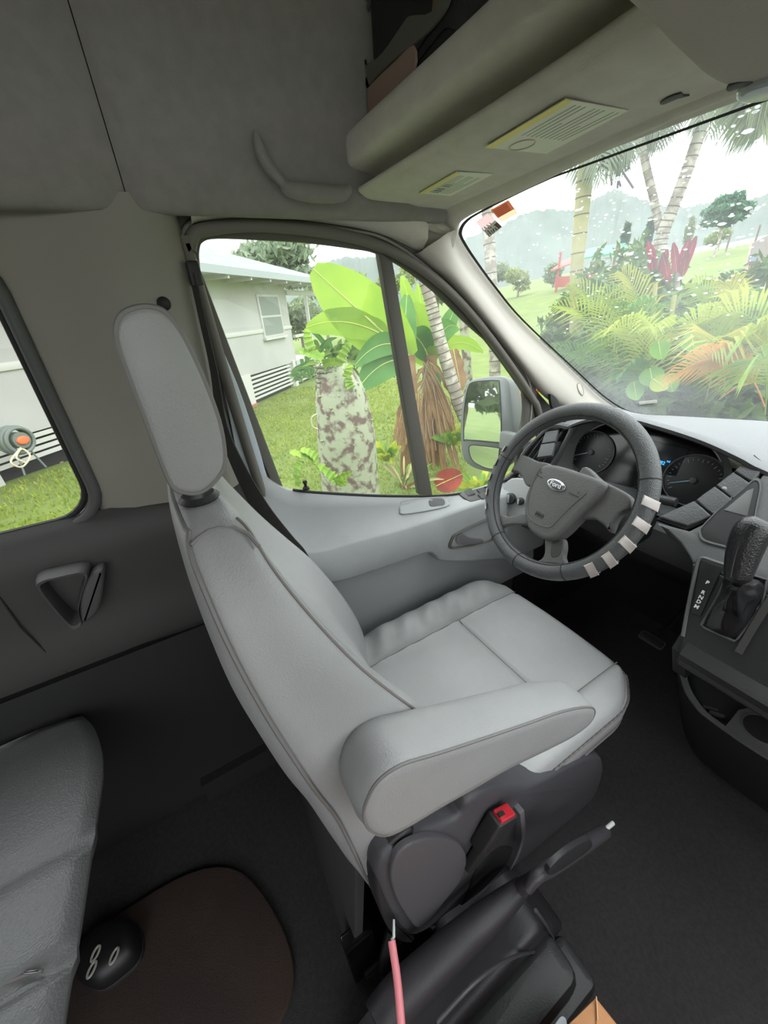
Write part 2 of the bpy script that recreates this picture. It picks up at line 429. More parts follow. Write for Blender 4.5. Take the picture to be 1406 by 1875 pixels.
# ---------------------------------------------------------------- driver's door
dr = empty('door_1', (-.96, .6, .1), kind='structure')
gl_out = [(366, 494), (364, 462), (372, 443), (400, 437), (480, 440), (560, 445), (640, 455), (690, 465), (745, 496), (800, 540), (850, 590), (905, 640), (943, 690), (956, 725), (955, 770), (945, 800)]
go = np.array([U(u, v, x=-.978) for u, v in gl_out])
gu = cr(go, 4)
sill = [U(u, v, x=-.978) for u, v in [(503, 878), (560, 893), (620, 899), (700, 903), (775, 903), (830, 898), (890, 886), (930, 876)]]
# sheet of painted metal + seals round the glass, as nested bands
ctr = np.array([-.978, .62, 1.2])
def band(P, d):
    Q = inset2(np.array(P)[:, 1:], d); return Q
bott = np.array([(-.978, go[-1][1] + .01, .80), (-.978, .95, .74), (-.978, .6, .80), (-.978, .35, .9), (-.978, .22, .97)])
loop = np.concatenate([gu, bott])[::1]
def off(d, x):
    Q = inset2(loop[:, 1:], d); return np.stack([np.full(len(Q), x), Q[:, 0], Q[:, 1]], 1)
mesh('glass_run_seal', *loft([off(0, -.982), off(0, -.972), off(-.004, -.968), off(-.024, -.966), off(-.028, -.972), off(-.028, -.982)], True, False), frame_m, dr)
mesh('seal_bead', *loft([off(-.028, -.974), off(-.030, -.964), off(-.034, -.962), off(-.037, -.966), off(-.037, -.98)], True, False), frame_l, dr)
mesh('door_frame', *loft([off(-.036, -.972), off(-.040, -.968), off(-.060, -.968), off(-.066, -.985)], True, False), frame_m, dr)
ap = np.array([(-.958, a, b) for a, b in door_ap])
apx = np.concatenate([[(-.958, .17, .86), (-.958, .15, 1.1)], ap, [(-.958, y1 + .035, .96), (-.958, y1 + .05, .85)]])
mesh('aperture_seal', *tube(cr(apx, 3), .012, 10), mat('seal_brown', '66625c', .7), dr)
# painted pillar face seen behind the belt
pp = np.array([(-.972, .13, 1.50), (-.972, .16, 1.50), (-.972, .205, 1.03), (-.972, .235, .93), (-.972, .10, .93), (-.972, .11, 1.2)])
mesh('painted_pillar', *slab(cr([U(u, v, x=-.962) for u, v in [(404, 640), (412, 650), (448, 740), (488, 872), (470, 880), (440, 850), (420, 760), (404, 680)]], 3, True), (1, 0, 0), .008, .002), bodypaint, dr)
gout = off(.0, -.982)
mesh('glass_pane', *slab(gout, (1, 0, 0), .004, .0005, 1), glassmat('door_glass', (.96, .98, .96), haze=.018), dr)
# division bar
db = [U(u, v, x=-.966) for u, v in [(694, 462), (719, 478), (792, 906), (768, 906)]]
mesh('division_bar', *slab(db, (1, 0, 0), .02, .003), frame_m, dr)
# door trim built from rows that run along the door
def row(pts, x, ys):
    P = np.array([U(u, v, x=xx) for (u, v), xx in zip(pts, x if hasattr(x, '__len__') else [x] * len(pts))])
    P = P[np.argsort(P[:, 1])]; C_ = cr(P, 4); C_ = C_[np.argsort(C_[:, 1])]
    return np.stack([np.interp(ys, C_[:, 1], C_[:, 0]), ys, np.interp(ys, C_[:, 1], C_[:, 2])], 1)
ys = np.linspace(.145, 1.24, 70)
r_sill = row([(468, 860), (486, 870), (505, 884), (535, 897), (600, 903), (700, 908), (800, 908), (850, 902), (890, 892), (930, 878)], -.968, ys)
r_ridge = row([(480, 985), (556, 1010), (600, 1006), (658, 990), (735, 970), (812, 946), (876, 924), (930, 908)], -.895, ys)
r_mid = r_sill * .45 + r_ridge * .55; r_mid[:, 0] -= .012
r_step = row([(560, 1075), (623, 1066), (700, 1042), (774, 1016), (795, 1014), (815, 1029), (908, 1026), (950, 1020)], -.888, ys)
r_step2 = r_step.copy(); r_step2[:, 0] = -.935; r_step2[:, 2] -= .006
r_bot = r_step2.copy(); r_bot[:, 2] = .30; r_bot[:, 0] = -.93
def shift(r, dx, dz): q = r.copy(); q[:, 0] += dx; q[:, 2] += dz; return q
top_back = shift(r_sill, -.02, -.004)
upper = [top_back, r_sill, shift(r_sill, .01, -.004), r_mid * .5 + shift(r_sill, .01, -.004) * .5, r_mid, shift(r_ridge, -.012, .006), shift(r_ridge, -.003, .001), shift(r_ridge, .002, -.006),
         r_ridge * .5 + r_step * .5 + np.array([.008, 0, 0]), shift(r_step, .002, .012), shift(r_step, -.002, .002), shift(r_step, -.012, -.003), shift(r_step2, 0, 0)]
mesh('door_panel', *grid(upper), door_m, dr, angle=60)
mesh('lower_panel', *grid([shift(r_step2, -.002, .01), r_step2 * .5 + r_bot * .5 + np.array([.006, 0, 0]), r_bot]), door_low, dr)
mesh('door_foot', *box((-.968, .69, .20), .008, .58, .20), trimdark, dr)
mesh('door_pocket', *box((-.90, .55, .22), .045, .42, .10, bev=.02), trimdark, dr)
mesh('pocket_insert', *box((-.86, .47, .30), .03, .07, .012, bev=.005), black_p, dr)
# rear end of door trim stands up to the pillar
# pull tray in the top of the door
def on_top(u, v):   # a point of the sloping top of the trim
    best = None
    for x in np.linspace(-.967, -.89, 60):
        q = U(u, v, x=x); j = np.argmin(abs(ys - q[1]))
        zt = np.interp(x, [r_sill[j, 0], r_mid[j, 0], r_ridge[j, 0]], [r_sill[j, 2], r_mid[j, 2], r_ridge[j, 2]])
        e = abs(zt - q[2])
        if best is None or e < best[0]: best = (e, q)
    return best[1]
tr_ = cr([on_top(u, v) for u, v in [(733, 925), (742, 917), (812, 911), (819, 918), (815, 928), (742, 941), (733, 935)]], 4, True)
nT = nrmz((.45, 0, 1)); cT = tr_.mean(0)
mesh('pull_tray_rim', *tube(tr_ + nT * .002, .0035, 6, True), door_m, dr)
mesh('pull_tray', *loft([cT + (tr_ - cT) * s + nT * h for s, h in ((1.0, .003), (.96, .0035), (.9, .001), (.86, -.02))] , True, True), door_m, dr)
ti = cr([on_top(u, v) for u, v in [(785, 916), (808, 914), (814, 920), (811, 927), (790, 930)]], 3, True)
mesh('tray_hollow_shade', *slab(ti + nT * .0045, nT, .006, .001), trimmid, dr)  # darker flat piece; the hollow's shade is put into its tone
# window switches
sw = cr([on_top(u, v) for u, v in [(840, 905), (852, 900), (885, 897), (905, 899), (903, 908), (866, 919), (855, 917)]], 4, True)
mesh('switch_panel', *slab(sw + nT * .005, nT, .01, .002), trimmid, dr)
for u0, v0, s in ((858, 905, 1), (882, 903, 1.1), (884, 911, 1)):
    c_ = on_top(u0, v0) + nT * .008
    mesh('window_switch', *box(c_, .014 * s, .018, .004, ax=(1, 0, -.45), ay=(0, 1, 0), az=nT, bev=.003), black_p if s > 1 else trimdark, dr)
# lock pin
lp = U(560, 893, x=-.955)
mesh('lock_pin', *tube([lp + np.array([0, 0, a]) for a in (-.005, .0, .006, .012, .016, .022)], [.010, .010, .004, .004, .007, .005], 10), black_r, dr)
# inner handle
hn = [U(u, v, x=-.880) for u, v in [(825, 1003), (829, 985), (842, 975), (876, 959), (905, 950), (905, 985), (876, 997), (850, 1002)]]
hc = cr(hn, 4, True); cH = hc.mean(0)
ex = np.array([1., 0, 0])
mesh('handle_bezel', *loft([cH + (hc - cH) * s + ex * h for s, h in ((1.06, -.012), (1.05, 0), (1.0, .003), (.93, .001), (.88, -.012))], True, False), frame_m, dr)
mesh('handle_recess', *loft([cH + (hc - cH) * s + ex * h for s, h in ((.9, -.011), (.7, -.02), (.3, -.026))], True, True), gloss_b, dr)
hl = cr([U(u, v, x=-.878) for u, v in [(836, 987), (845, 977), (862, 985), (885, 988), (880, 996), (850, 999), (838, 996)]], 4, True)
mesh('door_handle', *slab(hl, ex, .008, .004), mat('handle_grey', '6e6e6d', .3), dr)
# glass sweep strip under the glass
mesh('sill_seal', *tube([p + np.array([.004, 0, .002]) for p in r_sill[6:]], .004, 6), black_r, dr)

# ---------------------------------------------------------------- windscreen, its pillar, header
WP0, WN = (0, .76, 1.6), nrmz((0, 1, 1.333))          # plane of the windscreen
wsp = lambda u, v: UP(u, v, WP0, WN)
w2 = empty('window_2', (0, 1.6, .97), kind='structure')
edge = cr([wsp(u, v) for u, v in [(1010, 322), (950, 350), (880, 386), (856, 402), (846, 418), (848, 434), (870, 470), (910, 525), (960, 585), (1060, 680), (1105, 722), (1145, 748), (1180, 757), (1240, 760), (1406, 769)]], 5)
# close the outline on the passenger's side by mirroring about the van's centre line
XC = -.0
eL = edge[edge[:, 0] < XC - .05]
bot = cr([eL[-1], (XC, eL[-1][1] + .02, eL[-1][2] - .015)], 3)
zt = 1.6; yt = .78
ed2 = np.array([(2 * XC - p[0], p[1], p[2]) for p in eL[::-1]])
outl = np.concatenate([eL, ed2])
def spread(P, s): c = np.array([XC, 1.2, 1.27]); return c + (P - c) * s
mesh('glass_pane', *slab(spread(outl, 1.05), -WN, .005, .001, 1), glassmat('windscreen_glass', (.95, .97, .96), haze=.035), w2)
mesh('black_edge', *loft([spread(outl, 1.000) - WN * .002, spread(outl, .9965) - WN * .004, spread(outl, 1.006) - WN * .005], True, False), black_r, w2)
# pillar between door window and windscreen
pe = cr([wsp(u, v) - WN * .015 for u, v in [(838, 410), (838, 425), (862, 474), (904, 530), (952, 590), (1052, 686), (1098, 730), (1140, 757), (1180, 766)]], 5)
pi = cr([U(u, v, x=-.945) for u, v in [(768, 462), (800, 490), (835, 520), (893, 588), (955, 665), (1000, 722), (1030, 745), (1050, 760), (1075, 775)]], 5)
n = min(len(pe), len(pi)); pm = (pe[:n] + pi[:n]) / 2 + np.array([.022, -.012, 0])
pm2 = pi[:n] * .8 + pe[:n] * .2 + np.array([.018, -.01, 0]); pm3 = pi[:n] * .2 + pe[:n] * .8 + np.array([.012, -.012, 0])
t1 = empty('trim_1', (-.93, 1.0, 1.0), kind='structure')
rows = [pi[:n] + np.array([-.025, .0, 0]), pi[:n], pm2, pm, pm3, pe[:n], pe[:n] + WN * .02]
rows = cr(np.array(rows).reshape(7, -1), 3).reshape(-1, n, 3)
sc_, nS = hitvf(grid(rows), 1062, 713)
mesh('pillar_cover', *grid(rows), apillar_m, t1)
sc_ = sc_ + nS * .002; aS = nrmz(np.cross((0, 0, 1), nS)); bS = np.cross(nS, aS)
mesh('speaker_cover', *slab(circ3(sc_, aS, bS, .022, .024), nS, .012, .002), apillar_m, t1)
mesh('speaker_ring', *tube(circ3(sc_, aS, bS, .0225, .0245), .0015, 5, True), mat('ring_groove', '8a857f', .8), t1)
mesh('corner_fill', *slab([UP(u, v, (-.966, .73, 1.5), nrmz((1, -.25, 0))) for u, v in [(740, 420), (790, 405), (834, 404), (838, 420), (832, 450), (820, 478), (785, 468)]], nrmz((1, -.25, 0)), .01, .002), apillar_m, t1)
vs1 = cr([U(u, v, x=-.925) for u, v in [(1008, 722), (1020, 730), (1026, 745), (1012, 748)]], 3, True)
mesh('side_vent', *slab(vs1, (1, 0, 0), .01, .002), black_r, t1)
# ---------------------------------------------------------------- overhead shelf across the front
t2 = empty('trim_2', (0, .6, 1.6), kind='structure')
sp = [(.735, 1.604), (.728, 1.597), (.715, 1.596), (.66, 1.598), (.54, 1.600), (.495, 1.603), (.480, 1.609), (.472, 1.616), (.478, 1.623), (.51, 1.630), (.525, 1.638), (.51, 1.645), (.475, 1.650), (.457, 1.656), (.452, 1.667),
      (.452, 1.690), (.460, 1.704), (.475, 1.708), (.486, 1.70), (.492, 1.675), (.60, 1.668), (.74, 1.665), (.78, 1.70), (.78, 2.1)]
sp = cr(sp, 4)
rows = []
xs = np.concatenate([np.linspace(-.925, -.86, 8), np.linspace(-.80, .9, 40)])
for x in xs:
    k = min(1, max(0, (x + .925) / .05)); k = math.sin(k * math.pi / 2)
    cxz = .0
    wv = .035 * math.exp(-((x + .08) / .22) ** 2)          # the face swells toward the middle
    rows.append([(x, (y if y > .7 else y - wv) + (1 - k) * .035 * (y < .5), z + (1 - k) * .02 * (z < 1.625) * (y < .62)) for y, z in sp])
mesh('shelf_shell', *grid(rows), shelf_m, t2)
# header strip against the glass
hd = cr([wsp(u, v) - WN * .012 for u, v in [(838, 425), (842, 405), (866, 385), (935, 352), (1010, 316), (1090, 276), (1160, 241), (1280, 182)]], 4)
hd = np.concatenate([hd, [(x, hd[-1][1], hd[-1][2]) for x in np.linspace(hd[-1][0] + .1, .9, 5)]])
hb_ = np.stack([hd[:, 0] , np.minimum(hd[:, 1] - .05, .755), np.full(len(hd), 1.592)], 1); hb_[0] = (-.945, .67, 1.572); hb_[1] = (-.94, .69, 1.58)
hm_ = (hd + hb_) / 2 + np.array([0, -.004, -.004])
mesh('header_strip', *grid(cr(np.array([hd + WN * .02, hd, hm_, hb_, hb_ + np.array([0, -.02, .012])]).reshape(5, -1), 3).reshape(-1, len(hd), 3)), shelf_m, t2)
# closed side end of the shelf at the wall with a moulded pocket
pk = cr([U(u, v, x=-.872) for u, v in [(518, 335), (530, 346), (570, 353), (622, 355), (640, 345)]], 5)
mesh('shelf_end_ledge', *tube(pk, [.008, .013, .016, .014, .008], 12), headl, t2)
pk = cr([U(u, v, x=-.872) for u, v in [(468, 240), (476, 275), (492, 305), (518, 335)]], 5)
mesh('shelf_end_ledge', *tube(pk, [.004, .010, .010, .008], 12), headl, t2)
# ================================================================ DRIVER'S SEAT
seat = empty('driver_seat', (-.57, .45, 0), 'grey vinyl driver seat with lowered padded armrest and oval headrest, facing the steering wheel', 'seat')
ST = [  # z, right, left, rear, crest, inner, belly of the rear shell
    (1.197, -.47, -.68, -.004, .018, .012, .0), (1.194, -.445, -.70, -.014, .035, .024, .004), (1.18, -.42, -.73, -.02, .047, .032, .008), (1.14, -.385, -.77, -.018, .058, .038, .014),
    (1.08, -.35, -.81, -.012, .082, .052, .02), (1.0, -.322, -.835, .0, .12, .082, .028), (.92, -.308, -.845, .014, .165, .12, .032), (.84, -.302, -.85, .028, .212, .165, .034),
    (.76, -.30, -.85, .044, .25, .205, .034), (.66, -.30, -.85, .055, .29, .24, .03), (.56, -.303, -.845, .064, .32, .27, .022), (.48, -.31, -.84, .072, .33, .28, .01), (.40, -.32, -.83, .08, .33, .29, .0)]
ST = cr(np.array(ST), 5)
def bsec(s):
    z, xr, xl, yr, yc, yi, be = s
    w = xr - xl; yb = yr - be
    pts = [(xr, yr), (xr + .006, yr + (yc - yr) * .35), (xr + .006, yr + (yc - yr) * .75), (xr - .008, yc - .003), (xr - .035, yc), (xr - .07, yc - (yc - yi) * .35), (xr - w * .26, yi + .002), (xr - w * .38, yi), (xr - w * .5, yi),
           (xl + w * .38, yi), (xl + w * .26, yi + .002), (xl + .07, yc - (yc - yi) * .35), (xl + .035, yc), (xl + .008, yc - .003), (xl - .006, yr + (yc - yr) * .75), (xl - .006, yr + (yc - yr) * .35), (xl, yr),
           (xl + w * .12, yb), (xl + w * .5, yb - .004), (xr - w * .12, yb)]
    C2 = cr(pts, 4, True)
    return np.stack([C2[:, 0], C2[:, 1], np.full(len(C2), z)], 1)
mesh('backrest', *loft([bsec(s) for s in ST]), leather, seat, angle=70)
def sec_at(j, dx=0, dy=0):   # line down the back through section point j
    return np.array([bsec(s)[j] for s in ST]) + np.array([dx, dy, 0])
mesh('piping', *tube(np.concatenate([bsec(ST[6])[64:80], sec_at(0, .0015, -.001)[6:]]), .0030, 6), piping_m, seat)
mesh('piping', *tube(sec_at(12, .0, .000)[7:], .0022, 6), stitch_m, seat)
mesh('piping', *tube(np.array([ (s[1] + .004 - .0 , s[3] * (1 - k) + s[4] * k, s[0] - .0) for s, k in [(ST[9], .02), (ST[8], .15), (ST[7], .35), (ST[7], .55), (ST[8], .8), (ST[10], .93), (ST[12], .97)]]), .0026, 6), piping_m, seat)
mesh('piping', *tube(sec_at(52, -.001, .001)[7:], .0022, 6), piping_m, seat)
sv = [];
ln = cr(sec_at(13, .004, -.004)[10:], 3)
d_ = np.concatenate([[0], np.cumsum(np.linalg.norm(np.diff(ln, axis=0), axis=1))])
for t in np.arange(0, d_[-1], .009):
    p = np.array([np.interp(t, d_, ln[:, i]) for i in range(3)]); q = np.array([np.interp(min(t + .005, d_[-1]), d_, ln[:, i]) for i in range(3)])
    sv.append(tube([p, q], .0012, 4))
tag(mesh('stitching', *join(*sv), stitch_m, seat), kind='stuff')
# headrest : padded oval with piping, on two posts
hx0, hx1 = -.462, -.70
prof = cr([U(u, v, x=hx0) for u, v in [(212, 620), (211, 590), (222, 570), (245, 559), (275, 557), (305, 570), (335, 612), (372, 690), (402, 770), (413, 830), (410, 862), (390, 890), (365, 906), (340, 906), (318, 896), (300, 860), (262, 760), (228, 670)]], 4, True)
ch = prof.mean(0)
prof[:, 1] = ch[1] + (prof[:, 1] - ch[1]) * 1.0
rings = []
for s, x in ((.90, hx0 + .003), (.955, hx0 + .001), (.985, hx0 - .004), (1.0, hx0 - .012), (1.02, hx0 - .05), (1.03, -.58), (1.02, hx1 + .04), (1.0, hx1 + .012), (.9, hx1)):
    q = ch + (prof - ch) * s; q[:, 0] = x; rings.append(q)
hr = mesh('headrest', *loft(rings), leather, seat, angle=80)
pq = ch + (prof - ch) * .975; pq[:, 0] = hx0 - .001
mesh('piping', *tube(pq, .0030, 6, True), piping_m, hr if False else seat)
for xp in (-.515, -.645):
    mesh('headrest_post', *tube([(xp, .004, 1.16), (xp, .004, 1.235)], .0065, 12), chrome, seat)
    mesh('post_collar', *tube([(xp, .006, 1.170), (xp, .006, 1.196), (xp, .006, 1.2), (xp, .006, 1.206)], [.022, .022, .026, .020], 16), black_p, seat)
# seat cushion as padded patches divided by seams
def outl_x(y, side):
    base = -.272 if side > 0 else -.862
    t = max(0, (y - .79) / .15); k = .12 * (1 - math.sqrt(max(0, 1 - min(1, t) ** 2)))
    return base - k * side
def front_y(x): return .94 - .02 * abs((x + .57) / .3) ** 2
def zc(x, y):
    z = .45 + .012 * math.exp(-((x + .555) / .2) ** 2) * 0
    if x > -.37: z += .010 * math.sin(min(1, (x + .37) / .07) * math.pi)
    if x < -.735: z += (.045 * math.sin(min(1, (-.735 - x) / .125) * math.pi * .80)) * min(1, max(0, (y - .26) / .12)) * min(1, max(0, (.93 - y) / .12)) + \
        .006 * math.sin(y * 70 + x * 40) * math.sin((-.735 - x) / .125 * math.pi) * (1 if y < .75 else .4)
    return z
def roll(d, r=.04): return 0 if d > r else r - math.sqrt(max(0, r * r - (r - d) ** 2))
def patch(name, fx0, fx1, fy0, fy1, m, nu=24, nv=40, skirt=()):
    rows = []
    for i in range(nv + 1):
        v = i / nv; r_ = []
        for j in range(nu + 1):
            u = j / nu; yy = fy0(-.57) + (fy1(-.57) - fy0(-.57)) * v
            x0, x1 = fx0(yy), fx1(yy); x = x0 + (x1 - x0) * u
            ya, yb = fy0(x), fy1(x); y = ya + (yb - ya) * v
            z = zc(x, y)
            e = min(u * (x1 - x0) if 'L' not in skirt else 9, (1 - u) * (x1 - x0) if 'R' not in skirt else 9, v * (yb - ya), (1 - v) * (yb - ya) if 'F' not in skirt else 9)
            z -= .007 * max(0, 1 - e / .012) ** 2
            if 'F' in skirt: z -= roll((1 - v) * (yb - ya), .035)
            if 'R' in skirt: z -= roll((1 - u) * (x1 - x0), .03)
            if 'L' in skirt: z -= roll(u * (x1 - x0), .035)
            r_.append((x, y, z))
        rows.append(r_)
    return mesh(name, *grid(rows), m, seat, angle=75)
SL, SR, SY = -.745, -.36, .655
fi = lambda a: (lambda *_: a)
patch('cushion_panel', fi(SL), fi(SR), fi(.24), fi(SY), leather)
patch('cushion_panel', fi(SL), fi(SR), fi(SY), lambda x: front_y(x), leather, skirt='F')
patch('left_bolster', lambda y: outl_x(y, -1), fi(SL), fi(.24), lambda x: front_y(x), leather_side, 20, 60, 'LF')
patch('right_bolster', fi(SR), lambda y: outl_x(y, 1), fi(.24), lambda x: front_y(x), leather, 16, 60, 'RF')
# skirt all round under the piping
per = [(outl_x(y, -1), y) for y in np.linspace(.24, .90, 20)] + [(x, front_y(x)) for x in np.linspace(outl_x(.92, -1), outl_x(.92, 1), 16)] + [(outl_x(y, 1), y) for y in np.linspace(.90, .24, 20)]
per = cr(per, 2); cxy = np.array([-.57, .6])
ring = lambda s, z, dy=0: np.array([(*(cxy + (p - cxy) * s), z) for p in per])
mesh('cushion_skirt', *loft([ring(.99, .418), ring(1.0, .412), ring(1.012, .395), ring(1.008, .365), ring(.985, .348), ring(.93, .34)], True, True), leather, seat, angle=80)
mesh('piping', *tube(ring(1.004, .412), .0035, 6, True), piping_m, seat)
mesh('piping', *tube(ring(1.0, .346), .003, 6, True), piping_m, seat)
def seamline(pts): return tube([(x, y, zc(x, y) - .0075) for x, y in pts], .0022, 5)
for X_ in (SL, SR): mesh('seam', *seamline([(X_, y) for y in np.linspace(.26, .92, 20)]), stitch_m, seat)
mesh('seam', *seamline([(x, SY) for x in np.linspace(SL, SR, 20)]), stitch_m, seat)
sv = []
for k in range(0, 104):
    if k < len(per) - 1:
        a = ring(1.006, .418)[k]; b = ring(1.006, .418)[k + 1]; sv.append(tube([a, a * .45 + b * .55], .0012, 4))
tag(mesh('stitching', *join(*sv), stitch_m, seat), kind='stuff')
# armrest
XA = -.232
arm = cr([U(u, v, x=XA) for u, v in [(664, 1500), (668, 1470), (690, 1430), (735, 1398), (800, 1378), (880, 1352), (960, 1325), (1030, 1301), (1075, 1293), (1089, 1300), (1080, 1322), (1050, 1346), (1000, 1372), (930, 1406), (860, 1446), (800, 1480), (750, 1510), (710, 1529), (680, 1524)]], 4, True)
aC = arm.mean(0)
P2 = arm[:, 1:]
rings = []
for d, x in ((.016, XA + .004), (.006, XA + .003), (.001, XA + .0005), (-.001, XA - .004), (-.004, XA - .014), (-.004, XA - .055), (.0, XA - .068), (.008, XA - .076)):
    q = inset2(P2, d); rings.append(np.stack([np.full(len(q), x), q[:, 0], q[:, 1]], 1))
mesh('armrest', *loft(rings), leather, seat, angle=80)
q = inset2(P2, .0015); mesh('piping', *tube(np.stack([np.full(len(q), XA + .0005), q[:, 0], q[:, 1]], 1), .0022, 6, True), piping_m, seat)
# corner of the cover hanging under the backrest
cc = cr([U(u, v, x=-.30) for u, v in [(600, 1470), (660, 1480), (700, 1540), (760, 1530), (720, 1556), (690, 1590), (678, 1606), (664, 1600)]], 4, True)
mesh('cover_corner', *slab(cc, (1, 0, 0), .12, .01), leather, seat)
# seat side shield, recliner cover, base
XS = -.262
sh = cr([U(u, v, x=XS) for u, v in [(690, 1600), (712, 1560), (770, 1530), (840, 1500), (856, 1470), (900, 1448), (970, 1440), (1060, 1395), (1100, 1385), (1104, 1420), (1080, 1470), (1000, 1540), (940, 1590), (880, 1630), (830, 1672), (790, 1700), (750, 1716), (720, 1680), (700, 1640)]], 4, True)
mesh('side_shield', *slab(sh, (1, 0, 0), .05, .012), mat('shield_plastic', '47464a', .55, bump=.2, bscale=300), seat)
rc = cr([U(u, v, x=XS + .010) for u, v in [(716, 1600), (728, 1566), (758, 1544), (800, 1535), (838, 1545), (855, 1572), (845, 1610), (815, 1650), (782, 1690), (762, 1700), (738, 1668), (722, 1635)]], 4, True)
mesh('recliner_cover', *slab(rc, (1, 0, 0), .012, .004), mat('recliner_plastic', '535155', .5, bump=.2, bscale=300), seat)
ch_ = cr([U(u, v, x=XS + .004) for u, v in [(848, 1655), (870, 1600), (900, 1560), (940, 1555), (935, 1600), (900, 1640), (850, 1680), (800, 1712), (792, 1705)]], 4, True)
mesh('shield_channel', *slab(ch_, (1, 0, 0), .012, .004), black_p, seat)
rim = cr([U(u, v, x=XS + .008) for u, v in [(950, 1480), (952, 1530), (930, 1585), (890, 1630), (850, 1662), (812, 1690), (796, 1716)]], 5)
mesh('shield_rim', *ribbon(rim, (1, 0, 0), .018, .012), mat('rim_plastic', '6a676b', .45), seat)
mesh('recliner_housing', *slab(cr([U(u, v, x=XS - .005) for u, v in [(688, 1606), (716, 1548), (760, 1520), (730, 1580), (716, 1650), (760, 1720), (730, 1725), (700, 1680)]], 4, True), (1, 0, 0), .04, .006), black_p, seat)
mesh('pedestal', *box((-.57, .42, .16), .225, .30, .155, bev=.02), black_p, seat)
mesh('base_frame', *box((-.57, .46, .325), .25, .36, .02, bev=.01), black_p, seat)
rb = [U(u, v, x=-.315) for u, v in [(520, 1400), (560, 1450), (650, 1610), (690, 1700), (700, 1740), (640, 1800)]]
rearp = [(-.33, .06, .50), (-.82, .06, .50), (-.82, .02, .02), (-.33, .00, .02)]
mesh('rear_panel', *slab(rearp, (0, -1, -.1), .02, .004), mat('rear_seat_panel', '39383a', .6, bump=.2, bscale=300), seat)
mesh('base_bracket', *box((-.335, .03, .10), .018, .035, .10, bev=.006), gloss_b, seat)
mesh('adjust_lever', *tube(cr([(-.30, .10, .20), (-.29, .07, .13), (-.285, .06, .06)], 5), .012, 8), black_p, seat)
mesh('rail', *box((-.33, .42, .012), .02, .40, .011, bev=.003), trimdark, seat)

# ---------------------------------------------------------------- belt buckle on its stalk
bk = empty('belt_buckle', tuple(U(925, 1490, x=-.240)), 'black seat belt buckle with a red release button standing beside the driver seat', 'buckle')
bc = U(922, 1490, x=-.240); dirb = nrmz(U(870, 1570, x=-.250) - bc)      # stalk goes down and back
sd = nrmz(np.cross(dirb, (1, 0, 0)))
mesh('buckle_body', *box(bc + dirb * .045, .017, .030, .045, ax=(1, 0, 0), ay=sd, az=-dirb, bev=.006), black_p, bk)
mesh('release_button', *box(bc + dirb * .004, .0125, .021, .010, ax=(1, 0, 0), ay=sd, az=-dirb, bev=.003), red_m, bk)
mesh('tongue_slot', *box(bc - dirb * .0062 + sd * .012, .004, .008, .0015, ax=(1, 0, 0), ay=sd, az=-dirb), black_r, bk)
mesh('buckle_stalk', *box(bc + dirb * .12, .010, .017, .045, ax=(1, 0, 0), ay=sd, az=-dirb, bev=.004), black_r, bk)
# ---------------------------------------------------------------- seat belt
sb = empty('seat_belt', (-.93, .1, .9), 'charcoal seat belt running down the pillar behind the grey driver seat', 'seat belt')
bl = cr([U(352, 500, x=-.925), U(372, 590, x=-.92), U(392, 680, x=-.915), U(408, 780, x=-.905), U(435, 850, x=-.90), U(475, 925, x=-.885), U(520, 985, x=-.87), U(545, 1015, x=-.86), U(570, 1060, x=-.86)], 5)
nb = len(bl)
wdv = np.array([nrmz(np.array([.45, -.0, .0]) * (1 - k) + np.array([.35, .80, .25]) * k + np.array([.3, .3, 0]) * (1 - k)) for k in np.clip(np.linspace(-.3, 1.2, nb), 0, 1)])
mesh('webbing', *ribbon(bl, wdv, [.022, .024, .03, .044, .046, .046], .0025), strap_m, sb)
mesh('upper_anchor', *box(U(356, 500, x=-.93), .008, .012, .02, bev=.005), black_p, sb)
mesh('anchor_cap', *sphere(U(300, 556, x=-.91), .012, 12, 8), black_r, sb)
mesh('lower_webbing', *ribbon(cr([(-.93, .10, .96), (-.93, .11, .7), (-.92, .13, .4), (-.91, .15, .1)], 4), (0, 1, 0), .046, .0025), strap_m, sb)
# ================================================================ STEERING WHEEL
wt, wy = math.radians(28.84), math.radians(-3.88)
WC = np.array([-.549, .793, .966]); WR, WT = .2045, .0205
wn = np.array([math.sin(wy) * math.cos(wt), -math.cos(wy) * math.cos(wt), math.sin(wt)])
wr = -nrmz(np.cross(wn, (0, 0, 1))); wv = np.cross(wn, wr)
if wv[2] < 0: wv = -wv
def WPp(u, v, h=0.): return UP(u, v, WC + wn * h, wn)
cw = lambda x, y, h=0.: WPp(880 + x * .2418, 730 + y * .2418, h)     # pixel of a close-up
sw_ = empty('steering_wheel', WC, 'dark steering wheel with stitched cover, pale grip pads and a blue oval badge', 'steering wheel')
th = np.arange(96) * 2 * math.pi / 96
ringp = WC + WR * (np.outer(np.cos(th), wr) + np.outer(np.sin(th), wv))
mesh('rim', *tube(ringp, WT, 20, True), wheel_m, sw_, angle=80)
def torus(t, phi, k=1.0):
    rad = np.cos(t) * wr + np.sin(t) * wv
    return WC + rad * (WR + WT * k * math.cos(phi)) + wn * (WT * k * math.sin(phi)), rad
mesh('stitch_groove', *tube([torus(t, math.radians(140), 1.0)[0] for t in th], .0014, 5, True), black_r, sw_)
sv = []
for k in range(150):
    t = 2 * math.pi * k / 150
    a = torus(t, math.radians(143), 1.03)[0]; b = torus(t + .016, math.radians(135), 1.03)[0]; sv.append(tube([a, b], .0009, 4))
tag(mesh('stitching', *join(*sv), black_r, sw_), kind='stuff')
def ang(u, v):
    q = WPp(u, v, .01) - WC; return math.atan2(q @ wv, q @ wr)
